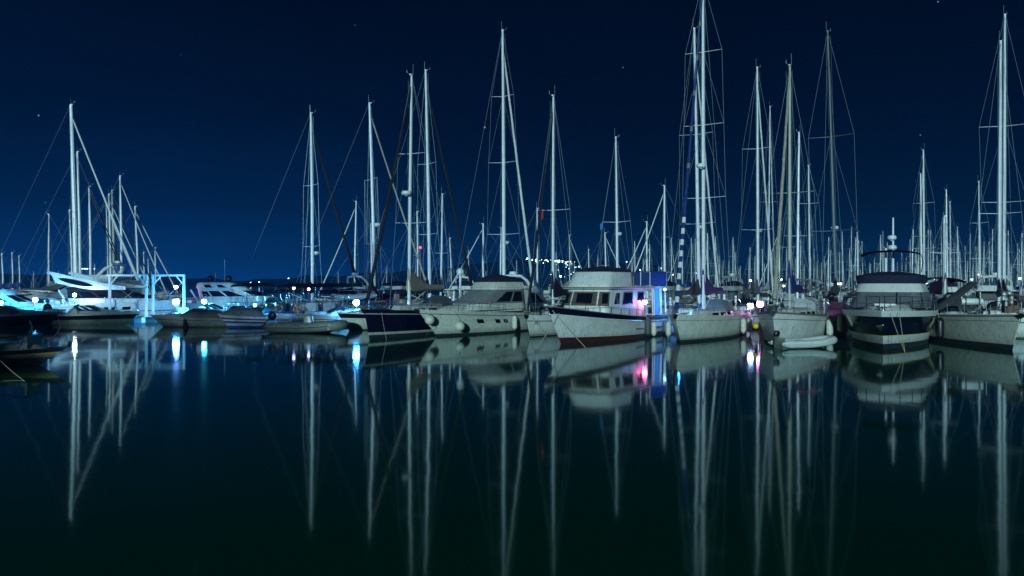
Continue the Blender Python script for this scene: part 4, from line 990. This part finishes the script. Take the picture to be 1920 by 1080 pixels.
for args in (('speedboat', 'small white motor boat with low windscreen behind the humped grey cover', 6.5, 2.3, 1.0, None, None, 'gel', P(405, 600, 68.8), 12), ('speedboat', 'white day boat with dark cockpit cover behind the striped speedboat', 6.8, 2.4, 1.05, None, 'darkgrey', 'gel', P(487, 600, 66.5), 172),
             ('speedboat', 'white motor boat with pale cover behind the bow of the grey inflatable', 6.0, 2.3, 1.0, None, 'whitecloth', 'gel', P(628, 600, 60.5), 200)):
    o_, h_ = speedboat(args[0], args[1], args[2], args[3], args[4], args[5], args[6], args[7], False); place(o_, args[8].x, args[8].y, 0, args[9]); mm_ = M()
    for sd in (1, -1): mm_.path([(-.4, sd*1.0, 1.1), (-.9, sd*.98, 2.3)], .03, 'steel', 6)
    mm_.path([(-.9, .98, 2.3), (-.95, 0, 2.42), (-.9, -.98, 2.3)], .035, 'steel', 6); mm_.build('arch_bar', o_)
# small cruiser with dark band (beside navy yacht)
b5, bh5 = speedboat('speedboat', 'cream hulled day boat with dark sheer band tucked behind the navy yacht bow', 7.2, 2.6, 1.2, bands=[(0, 'antifoul'), (.06, 'antifoul'), (.70, 'cream'), (.94, 'navy'), (1, 'whitep')], cover=None, motor=False, shield=True); bowplace(b5, bh5, -128, -11.5, 56.6)
d2 = inflatable('inflatable_tender', 'white inflatable dinghy hoisted on davits behind the navy yacht bow', 3.4, 1.6, .24, 'ribwhite', 'ribwhite', False, 'tender', .24, False, 'gelgrey'); place(d2, -13.0, 66.5, 1.95, -160, 0, rad(6))
# ================================================================== MASTS: yachts of the second row and beyond
# (mast foot u, top u, top v, distance, radius, heading, headsail, length, spreaders, label, extras)
SEEN = [
 (143, 134, 197, 92, .25, 12, 'whitecloth', 18, [(.45, .9)], 'tallest yacht at the left with thick white mast and long white furled sail', dict(det=1, cover='darkgrey', fr=.14)),
 (151, 146, 285, 96, .16, 14, 'blackcloth', 15, [(.5, .8)], 'yacht with dark furled sail, its mast just right of the tallest left mast', {}),
 (92, 91, 402, 112, .12, 190, None, 11, None, 'small yacht with bare mast left of the tallest left mast', {}),
 (136, 131, 394, 118, .13, 10, None, 11, None, 'yacht whose short mast stands behind the tallest left mast', {}),
 (170, 168, 350, 100, .15, 15, 'blackcloth', 12, None, 'yacht with mast and dark stay midway in the left cluster', {}),
 (203, 200, 380, 124, .12, 20, 'whitecloth', 12, None, 'yacht with thin pale mast, first of the close trio in the left cluster', {}),
 (208, 205, 364, 108, .14, 20, 'whitecloth', 13, None, 'yacht with pale mast, middle of the close trio in the left cluster', {}),
 (214, 211, 357, 104, .15, 20, 'blackcloth', 13, None, 'yacht with brown wooden mast in the left cluster', dict(mm='mastwarm')),
 (228, 226, 330, 98, .15, 15, 'whitecloth', 13, None, 'yacht with antenna topped mast above the left portal frame', {}),
 (260, 254, 388, 104, .13, 15, 'whitecloth', 12, None, 'yacht with slim mast and furled sail above the middle frame posts', {}),
 (292, 291, 465, 128, .10, 15, None, 10, None, 'small yacht with the short last mast right of the left cluster', {}),
 (270, 270, 473, 150, .11, 15, None, 10, None, 'small far yacht with short mast above the second frame', {}),
 (279, 278, 487, 170, .11, 15, None, 10, None, 'tiny far yacht with the lowest mast above the second frame', {}),
 (37, 36, 480, 150, .11, 15, None, 10, None, 'tiny far yacht at the left edge behind the big motor yacht', {}),
 (24, 23, 474, 140, .12, 15, None, 10, None, 'small far yacht at the left edge, mast right beside another', {}),
 (6, 4, 476, 130, .13, 15, None, 10, None, 'small far yacht with mast against the left picture edge', {}),
 (586, 584, 212, 73, .15, 48, 'blackcloth', 14, [(.30, 1.3), (.62, 1.15)], 'yacht with dark furled sail and black boom, alone right of the dark gap', dict(cover='blackcloth', fr=.16, det=2, bim='blackcloth', coverh=.8, radarz=6.0)),
 (665, 667, 378, 96, .10, 205, 'whitecloth', 11, [(.45, .9)], 'small yacht with white furled sail left of the cream sailed mast', {}),
 (703, 694, 194, 72, .15, 35, 'beigecloth', 14.5, [(.62, 1.3), (.3, 1.3)], 'yacht with long cream furled sail sloping right to the beige sail cover', dict(det=2, radarz=8.5, cover='navycloth', bim='blackcloth')),
 (697, 696, 420, 88, .11, 30, None, 11, [(.5, .9)], 'small yacht with low mast hidden beside the cream sailed mast', {}),
 (783, 783, 397, 92, .11, 30, None, 11, [(.5, .9)], 'small yacht whose low mast stands beside the navy yacht mast', {}),
 (806, 799, 132, 70, .16, 52, 'blackcloth', 15, [(.30, 1.2), (.60, 1.1)], 'tall yacht right of the navy yacht, black furled sail running right', dict(det=2, fr=.15, cover='navycloth')),
 (826, 830, 364, 82, .12, 55, 'blackcloth', 11.5, [(.45, .9)], 'yacht with leaning low mast and dark stay above the cream cruiser', {}),
 (847, 844, 447, 110, .10, 30, None, 10, None, 'small yacht with short mast above the cream cruiser bow', {}),
 (878, 879, 470, 120, .09, 30, None, 9, None, 'small yacht with short brown mast over the cream cruiser roof', dict(mm='mastwarm')),
 (907, 905, 420, 84, .10, 200, 'whitecloth', 11, None, 'yacht with slim low mast left of the tallest middle mast', {}),
 (939, 939, 427, 100, .11, 200, None, 11, None, 'yacht with low mast close behind the tallest middle mast', {}),
 (945, 943, 57, 66, .18, 66, 'whitecloth', 16.5, [(.26, 1.45), (.52, 1.3), (.76, 1.0)], 'tallest middle yacht with white furled sail and three sets of spreaders', dict(det=2, radarz=6.6, cover='navycloth', fr=.13)),
 (1007, 1008, 391, 90, .10, 30, None, 10.5, [(.4, .8)], 'small yacht whose thin mast rises over the radar arch cruiser', {}),
 (1068, 1068, 441, 115, .09, 30, 'whitecloth', 10, None, 'small yacht with short mast over the trawler bow', {}),
 (1104, 1104, 468, 130, .10, 30, None, 10, None, 'small far yacht with stub mast above the trawler flybridge', {}),
 (1158, 1155, 258, 64, .13, 66, None, 12.5, [(.50, 1.15)], 'yacht with bare mast and blue pennant rising behind the trawler flybridge', dict(det=2, flagc=('flagblue', 8.3), radarz=7.2)),
 (1136, 1135, 437, 100, .11, 30, 'whitecloth', 11, None, 'small yacht with low mast left of the blue pennant mast', {}),
 (1214, 1212, 416, 92, .12, 200, 'whitecloth', 11, [(.5, .9)], 'yacht with crossed pale stays behind the trawler stern', {}),
 (1247, 1245, 348, 84, .13, 200, 'whitecloth', 12, [(.25, .9), (.55, .8)], 'yacht with pale mast between the trawler and the striped headsail', {}),
 (1311, 1302, 54, 62, .17, 62, 'whitecloth', 16, [(.30, 1.4), (.62, 1.3)], 'tall yacht right behind the striped headsail, white sail furled at its bow', dict(det=2, cover='darkgrey', radarz=7.6)),
 (1330, 1326, 470, 80, .10, 62, None, 10, None, 'small yacht hidden behind the cream yacht mast', {}),
 (1421, 1420, 127, 66, .15, 60, 'whitecloth', 15, [(.32, 1.3), (.66, 1.2)], 'tall yacht with radar dome on its mast above the pink lamp', dict(det=2, radarz=7.6, cover='greycloth')),
 (1440, 1444, 200, 104, .12, 62, 'whitecloth', 13, None, 'yacht with two sloping pale stays right of the radar dome mast', dict(det=1)),
 (1495, 1498, 249, 70, .15, 240, None, 13, [(.4, 1.2)], 'yacht with white mast close right of the brownish mast', dict(det=1)),
 (1480, 1479, 361, 80, .11, 60, None, 11, [(.5, .9)], 'yacht with low mast just left of the brownish mast', {}),
 (1519, 1516, 311, 84, .13, 62, None, 12, [(.72, 1.0)], 'yacht with mid height mast between brownish and dull grey masts', {}),
 (1569, 1552, 60, 60, .12, 62, None, 16, [(.28, 1.6), (.62, 1.6)], 'tall yacht with dull grey leaning mast and wide shrouds', dict(det=2, mm='mastdull', radarz=7.4, cover='darkgrey')),
 (1609, 1607, 437, 100, .11, 62, None, 11, None, 'small yacht with paired low masts beside the navy motor yacht', {}),
 (1733, 1731, 282, 84, .15, 235, 'whitecloth', 13, [(.35, 1.1), (.65, 1.0)], 'yacht with white mast right of the bimini of the navy motor yacht', dict(det=2)),
 (1728, 1726, 326, 96, .13, 235, None, 12, [(.5, 1.0)], 'yacht whose lower mast stands against the white mast right of the bimini', {}),
 (1777, 1774, 356, 98, .14, 235, None, 12, [(.5, .9)], 'yacht with antenna topped mast, left of a close pair at the right', dict(radarz=7.5)),
 (1783, 1781, 379, 104, .14, 62, 'whitecloth', 12, None, 'yacht with thick pale mast, right of a close pair at the right', {}),
 (1838, 1835, 341, 90, .14, 62, 'whitecloth', 12.5, [(.35, 1.0), (.65, .9)], 'yacht with mid height mast and furled sail left of the right edge masts', {}),
 (1873, 1876, 78, 56, .17, 62, None, 14, [(.36, 1.3)], 'tall yacht with thick pale mast, left of the right edge mast pair', dict(det=2, cover='greycloth')),
 (1882, 1884, 28, 62, .17, 62, None, 16, [(.36, 1.5), (.62, 1.7)], 'tallest yacht at the right with twin pale mast against the picture edge', dict(det=2)),
]
def lean_of(ub, ut, vt, Y, zb=1.5):
    xb = (ub-960)/FP*Y; xt = (ut-960)/FP*Y; zt = CZ-(vt-HV)/FP*Y
    return xb, zt, math.atan2(xt-xb, zt-zb)
for (ub, ut, vt, Y, r, hd, furl, L, spread, label, kw) in SEEN:
    xb, H, ln = lean_of(ub, ut, vt, Y)
    kw = dict(kw); kw.setdefault('cover', R.choice(['bluecloth', 'navycloth', 'whitecloth', 'beigecloth', 'greycloth']))
    kw.setdefault('hood', R.choice(['darkgrey', 'navycloth', 'greycloth', 'whitecloth', None]))
    kw.setdefault('hullc', R.choice(['gel', 'gel', 'cream', 'whitep', 'navy'])); kw.setdefault('fr', .075 if Y > 80 else .1)
    o, hh, mxx = yacht('sailing_yacht', label, L, H/math.cos(ln), r=r, furl=furl, spread=spread if spread else [(.5, L*.08)], group='sailing yachts moored in the rows behind', **kw)
    # the mast foot, not the hull centre, is what stands at (xb, Y)
    place(o, xb-math.cos(rad(hd))*mxx, Y-math.sin(rad(hd))*mxx, 0, hd, ln)
    z = 1.5; o.location.x -= math.tan(ln)*z
# the forest of masts
PRO = []
for i, (Lp, Hp, hc, cv, fu, hood, mm_) in enumerate([(11, 14.5, 'gel', 'bluecloth', 'whitecloth', 'navycloth', 'mast'), (9.5, 12.5, 'whitep', 'whitecloth', 'whitecloth', 'greycloth', 'mast'), (12.5, 17, 'gel', 'navycloth', None, 'darkgrey', 'mast'),
        (10, 13.2, 'cream', 'beigecloth', 'whitecloth', None, 'mast'), (11.5, 15.5, 'gel', 'greycloth', 'bluecloth', 'whitecloth', 'mast'), (9, 11.5, 'gelgrey', 'bluecloth', None, 'bluecloth', 'mast')]):
    PRO.append([False, yacht('sailing_yacht', 'x', Lp, Hp, hullc=hc, cover=cv, furl=fu, hood=hood, mm=mm_, r=.125, det=1, wr=.016, fr=.085, spread=[(.34, 1.1), (.66, .95)] if Hp > 13 else [(.5, 1.0)])[0], Hp])
def forest(u, v, Y, lab, grp):
    ztop = CZ-(v-HV)/FP*Y
    k = min(range(6), key=lambda i: abs(PRO[i][2]-ztop)+R.random()*2.2); pr = PRO[k]
    o = pr[1] if not pr[0] else dup(pr[1]); pr[0] = True
    s = ztop/pr[2]; place(o, (u-960)/FP*Y, Y, 0, R.choice([62, 62, 242, 242, 150])+R.uniform(-9, 9), rad(R.gauss(0, .8)), 0, s)
    o['label'] = lab; o['group'] = grp; o['category'] = 'sailing yacht'
ZONES = [ # u range, count, top rows, distances, description
 (1190, 1300, 12, (415, 505), (95, 190), 'distant yacht in the cluster of thin masts behind the trawler stern'),
 (1300, 1420, 16, (430, 505), (100, 210), 'distant yacht in the mast cluster above the blue sail cover'),
 (1420, 1500, 11, (420, 505), (95, 210), 'distant yacht in the mast cluster above the bow-on white yacht'),
 (1500, 1600, 14, (425, 505), (95, 220), 'distant yacht in the masts between the dull grey mast and navy yacht'),
 (1600, 1700, 19, (430, 505), (90, 230), 'distant yacht in the masts seen through and over the navy bimini'),
 (1700, 1800, 22, (425, 500), (90, 230), 'distant yacht in the densest masts right of the navy motor yacht'),
 (1800, 1925, 22, (430, 505), (90, 230), 'distant yacht in the masts over the grey awning at the right'),
 (860, 1190, 8, (468, 512), (150, 260), 'distant yacht with a low mast above the cream cruiser and trawler roofs'),
 (40, 300, 8, (478, 512), (130, 240), 'distant yacht with a low mast behind the left motor yachts'),
 (600, 860, 5, (490, 516), (150, 260), 'distant yacht with a very low mast behind the navy sailing yacht'),
]
for u0, u1, n, (v0, v1), (y0, y1), lab in ZONES:
    for i in range(n):
        q = (i+R.uniform(.15, .85))/n; v = v0+(v1-v0)*R.random()**.75
        zt = R.uniform(11, 17.5); Y = (zt-CZ)*FP/(HV-v) if v < 525 else y1
        Y = min(max(Y, y0), y1); forest(u0+(u1-u0)*q, v, Y, lab, lab.replace('distant yacht', 'distant yachts'))
# second-row motor yachts seen over the front row
mc = [(1000, 66, 62, 'white flybridge cruiser with radar arch behind the cream cruiser stern', 'gel', None, True, 10.5),
      (900, 84, 60, 'far pale motor cruiser partly hidden behind the cream cruiser roof', 'gel', 'navycloth', True, 10),
      (700, 74, 70, 'far motor cruiser behind the hoisted white dinghy', 'gel', None, True, 9.5),
      (770, 80, 66, 'far motor cruiser behind the beige sail cover', 'whitep', 'navycloth', False, 10),
      (1262, 76, 62, 'grey covered motor cruiser behind the stern of the trawler', 'gelgrey', 'blackcloth', False, 8.5),
      (1385, 78, 62, 'low motor cruiser with arch above the boom end by the pink lamp', 'gelgrey', 'blackcloth', True, 9),
           (1765, 66, 62, 'motor cruiser with dark side windows between the navy yacht and the awning yacht', 'gel', 'navycloth', False, 10),
      (1860, 74, 62, 'far motor cruiser with arch behind the awning at the right', 'gel', None, True, 12)]
for u, Y, hd, lab, ma, cl, arch, L in mc:
    o, hh = cruiser('motor_yacht', lab, 'motor yachts in the rows behind', L, L*.32, ma, cl, arch, coverscreen=R.choice(['darkgrey', 'blackcloth', 'greycloth']), F=1.3, rails=True); place(o, (u-960)/FP*Y, Y, 0, hd)
# ================================================================== LAMPS THAT THE PHOTO SHOWS LIT, AND A BLUE ONE ADDED
def dock_lamp(p, ma, col, watt, label, r=.16, base=.45, post=True, cat='lamp', arm=False):
    if watt:
        ma = 'glow %d' % len(MAT); emi(ma, col, watt/(124*r*r))
    root = empty('dock_lamp', label, cat, 'lit lamps on the docks and boats'); root.location = (p.x, p.y, base)
    hgt = p.z-base; m = M(); m.ball((0, 0, hgt), r, ma, 14, 9); m.build('globe', root)
    m = M()
    if post: m.rod((0, .0, 0), (0, 0, hgt-r*.9), .045, 'mastdull', 8); m.box(-.12, .12, -.12, .12, -.02, .04, 'mastdull')
    m.lathe([(r*.7, -.03), (r*.8, 0), (.05, .05)], (0, 0, hgt+r*.85), 'mastdull', 10); m.build('lamp_post', root)
    return root
BL = (.04, .36, 1.0); CY = (.05, .58, .95); WH = (.75, .9, 1.0)
dock_lamp(P(1, 567, 68.5), 'lampcyan', CY, 3900, 'bright cyan lamp at the left picture edge', .18)
dock_lamp(P(66, 562, 69.5), 'lampblue', BL, 3900, 'bright blue-white lamp beside the far left motor yacht', .19)
dock_lamp(P(330, 566, 67.2), 'lampblue', BL, 6552, 'brightest blue-white lamp on the dock by the rightmost frame post', .25)
dock_lamp(P(383, 565, 68.5), 'lampcyan', CY, 4056, 'cyan-white lamp right of the frames before the domed yacht', .18)
dock_lamp(P(668, 567, 58.6), 'lampblue', BL, 3588, 'bright blue lamp just left of the navy sailing yacht bow', .22, .0)
dock_lamp(P(330, 538, 77), 'lamppink', (1, .35, .7), 250, 'small pink-white lamp between the frames and the domed yacht', .17)
dock_lamp(P(140, 553, 72.0), 'lampwhite', WH, 900, 'white lamp lighting the stern cockpit of the swept wing motor yacht', .14)
dock_lamp(P(240, 590, 69.2), 'lampblue', (.75, .85, 1), 300, 'low white lamp on the dock inside the left steel frame', .09)
dock_lamp(P(318, 592, 69.4), 'lampblue', (.75, .85, 1), 300, 'low white lamp on the dock inside the right steel frame', .09)
dock_lamp(P(478, 572, 64), 'lampcyan', CY, 780, 'small cyan lamp behind the striped speedboat', .1)
dock_lamp(P(551, 540, 68), 'lampviolet', (.4, .4, 1), 40, 'small violet lamp on a post under the black boom', .12)
dock_lamp(P(579, 542, 69), 'lampviolet', (.4, .4, 1), 40, 'second small violet lamp on a post under the black boom', .12)
dock_lamp(P(595, 590, 60.4), 'lampcyan', CY, 702, 'low cyan lamp among the yacht sterns behind the grey inflatable', .1, .0)
dock_lamp(P(801, 535, 74), 'lampred', (1, .05, .05), 60, 'red lamp glowing under the beige sail cover', .2)
dock_lamp(P(788, 464, 95), 'lampred', (1, .05, .05), 0, 'tiny red mast lamp left of a low mast above the navy yacht', .14)
q = W(tr, -2.2, 1.9, 0); dock_lamp(Vector((q.x, q.y, 2.2)), 'lamppink', (1, .12, .4), 170, 'pink lamp glaring at the side window of the white trawler', .15, 1.35)
q = W(tr, -5.0, 3.0, 0); dock_lamp(Vector((q.x, q.y, 2.35)), 'lampblue', (.03, .3, 1), 1300, 'blue lamp on an added pile between the trawler stern and the cream yacht', .1, -.3)  # lamp set on an added pile to throw blue on the trawler's side
q = W(tr, -6.1, 1.7, 0); dock_lamp(Vector((q.x, q.y, 2.95)), 'lampwhite', (.4, .7, 1), 25, 'small white lamp under the aft roof corner of the white trawler', .08, 1.3, post=False)
q = P(1264, 622, 54.2); dock_lamp(Vector((q.x, q.y, .9)), 'lampblue', (.08, .4, 1), 130, 'low blue lamp over the water between the trawler and the cream yacht', .07, -.3)
dock_lamp(P(1425, 570, 54.5), 'lamppink', (.9, .14, .6), 480, 'bright pink lamp behind the stern of the cream yacht', .24, .0)
dock_lamp(P(1407, 573, 55.5), 'lampwhite', (.35, .5, 1), 300, 'white lamp glaring beside the pink lamp behind the cream yacht', .2, .0)
dock_lamp(P(1276, 579, 62), 'lampwhite', (.7, .85, 1), 30, 'small white lamp behind the cream yacht pulpit', .08, .4)
for u, v, Y, ma, lab in ((1407, 526, 88, 'lampviolet', 'small violet lamp above the blue boom end'), (1470, 536, 90, 'lampviolet', 'small violet lamp right of the pink glare'), (1570, 532, 84, 'lampcool', 'white street lamp, left of two, beside the dull grey mast'),
        (1576, 532, 86, 'lampcool', 'white street lamp, right of two, beside the dull grey mast'), (1836, 515, 92, 'lamppink', 'slim pink-white lamp among masts above the awning'), (1465, 524, 110, 'lampcool', 'small cool lamp behind the radar dome yacht'),
        (1738, 532, 110, 'lampgreen', 'small pale lamp right of the navy canvas'), (1822, 524, 110, 'lampgreen', 'small pale lamp left of the right edge masts'), (1051, 518, 110, 'lampcool', 'cool white lamp above the trawler bow'), (1053, 550, 70, 'lampcool', 'cool lamp low behind the trawler bow rail'), (1084, 526, 100, 'lampcool', 'tall white lamp left of the trawler flybridge'),
        (745, 534, 90, 'lampwarm', 'warm lamp on the shore beside the red lamp'), (858, 534, 92, 'lampwhite', 'white light strip above the cream cruiser roof edge'), (497, 572, 67, 'lampcool', 'small white lamp over the striped speedboat'), (1312, 548, 80, 'lamppink', 'faint pink lamp behind the cream yacht cabin'), (1912, 522, 80, 'lampgreen', 'pale lamp at the right picture edge')):
    dock_lamp(P(u, v, Y), ma, (.8, 1, .9), 14 if Y < 100 else 0, lab, .12 if Y < 100 else .14)
# a lit white pole lamp over the cream cruiser
m0 = empty('radar_pole', 'white pole with round dome rising left of the cream cruiser flybridge', 'radar pole'); p = P(863, 545, 60); m0.location = (p.x, p.y, .45)
m = M(); m.rod((0, 0, 0), (0, 0, 3.55), .09, 'paintwhite', 8); m.build('pole', m0); m = M(); m.ball((0, 0, 3.75), .3, 'radome', 14, 8); m.build('dome', m0)
# people-sized clutter along the pontoons: pedestals, lifebuoys, bags
def lifebuoy(p, lab, ma='orange'):
    m = M(); m.ring((0, 0, 0), (0, 1, 0), .27, .075, ma, 24)
    for k in range(4):
        a = k*math.pi/2+.4; m.box(.27*math.cos(a)-.06, .27*math.cos(a)+.06, -.085, .085, .27*math.sin(a)-.06, .27*math.sin(a)+.06, 'whitep')
    o = m.build('lifebuoy'); o.location = p; tag(o, lab, 'lifebuoy', 'lifebuoys hanging on the yacht sterns')
lifebuoy(P(523, 578, 63.6), 'orange lifebuoy hanging above the grey inflatable, the left one'); lifebuoy(P(557, 579, 63.6), 'orange lifebuoy hanging above the grey inflatable, the right one')
for i, (u, lab) in enumerate(((531, 'white stern gate with a dark opening between the two lifebuoys'), (586, 'white stern board carrying a wheel right of the lifebuoys'), (618, 'white stern board nearest the blue lamp'))):
    p = P(u, 590, 64.5+i*.3); root = empty('stern_platform', lab, 'boat stern', 'white yacht sterns behind the grey inflatable'); root.location = (p.x, p.y, 0)
    h = HULL(11, 3.3, 1.1, 1.3, wl=.93, tw=.86, rev=-.3)
    hh = hull_mesh(h, [(0, 'antifoul'), (.85, 'gel'), (1, 'blueband' if i == 0 else 'gel')], 'deck', .06, parent=root); root.rotation_euler = (0, 0, rad(64)); root.location = (p.x+math.cos(rad(64))*5.2, p.y+math.sin(rad(64))*5.2, 0)
    cabin(root, h, .8, .45); pushpit(h, root, .75); wheel(root, -4.3, .55, 1.55, .5); wheel(root, -4.3, -.55, 1.55, .5)
    m = M(); m.box(-5.4, -5.1, -.5, .5, .9, 1.75, 'navycloth' if i == 0 else 'whitecloth'); m.build('stern_gate', root)
    bimini(root, -4.6, -2.3, 3.1, 1.25, 'blackcloth', 1.8)
def pedestal(x, y, lab):
    m = M(); m.box(-.12, .12, -.12, .12, 0, .95, 'paintwhite'); m.box(-.15, .15, -.15, .15, .95, 1.02, 'bluecloth'); m.box(-.05, .05, -.135, -.12, .55, .75, 'black'); o = m.build('power_pedestal'); o.location = (x, y, .45); tag(o, lab, 'pedestal', 'power pedestals on the pontoon')
pedestal(13.3, 62.3, 'white power pedestal on the pontoon behind the cream yacht'); pedestal(24.6, 61.8, 'white power pedestal on the pontoon behind the navy motor yacht'); pedestal(-1.5, 63.0, 'white power pedestal on the pontoon behind the cream cruiser')
for pr in PRO:      # a kind the loop never placed is dropped
    if not pr[0]:
        for c in list(pr[1].children): bpy.data.objects.remove(c)
        bpy.data.objects.remove(pr[1])
# ------------------------------------------------------------------ the damp night air
def haze():
    m = bpy.data.materials.new('haze'); m.use_nodes = True; nt = m.node_tree; nt.nodes.clear()
    o = nt.nodes.new('ShaderNodeOutputMaterial'); v = nt.nodes.new('ShaderNodeVolumePrincipled'); v.inputs['Density'].default_value = HAZE; v.inputs['Color'].default_value = (.05, .34, 1, 1); v.inputs['Anisotropy'].default_value = .3
    nt.links.new(v.outputs[0], o.inputs['Volume']); MAT['haze'] = m
    g = M(); g.box(-1900, 2300, -90, 1400, -1, 60, 'haze'); tag(g.build('haze'), kind='stuff')
HAZE = .00042
haze()
# ------------------------------------------------------------------ render settings
sc.view_settings.view_transform = 'Standard'; sc.view_settings.look = 'None'; sc.view_settings.exposure = 0; sc.view_settings.gamma = 1
sc.render.engine = 'CYCLES'; sc.cycles.use_denoising = True; sc.cycles.max_bounces = 6; sc.cycles.diffuse_bounces = 2; sc.cycles.glossy_bounces = 4
sc.cycles.sample_clamp_indirect = 4; sc.cycles.sample_clamp_direct = 0; sc.cycles.caustics_reflective = False; sc.cycles.caustics_refractive = False
sc.render.filter_size = 1.2 if hasattr(sc.render, 'filter_size') else 1.5
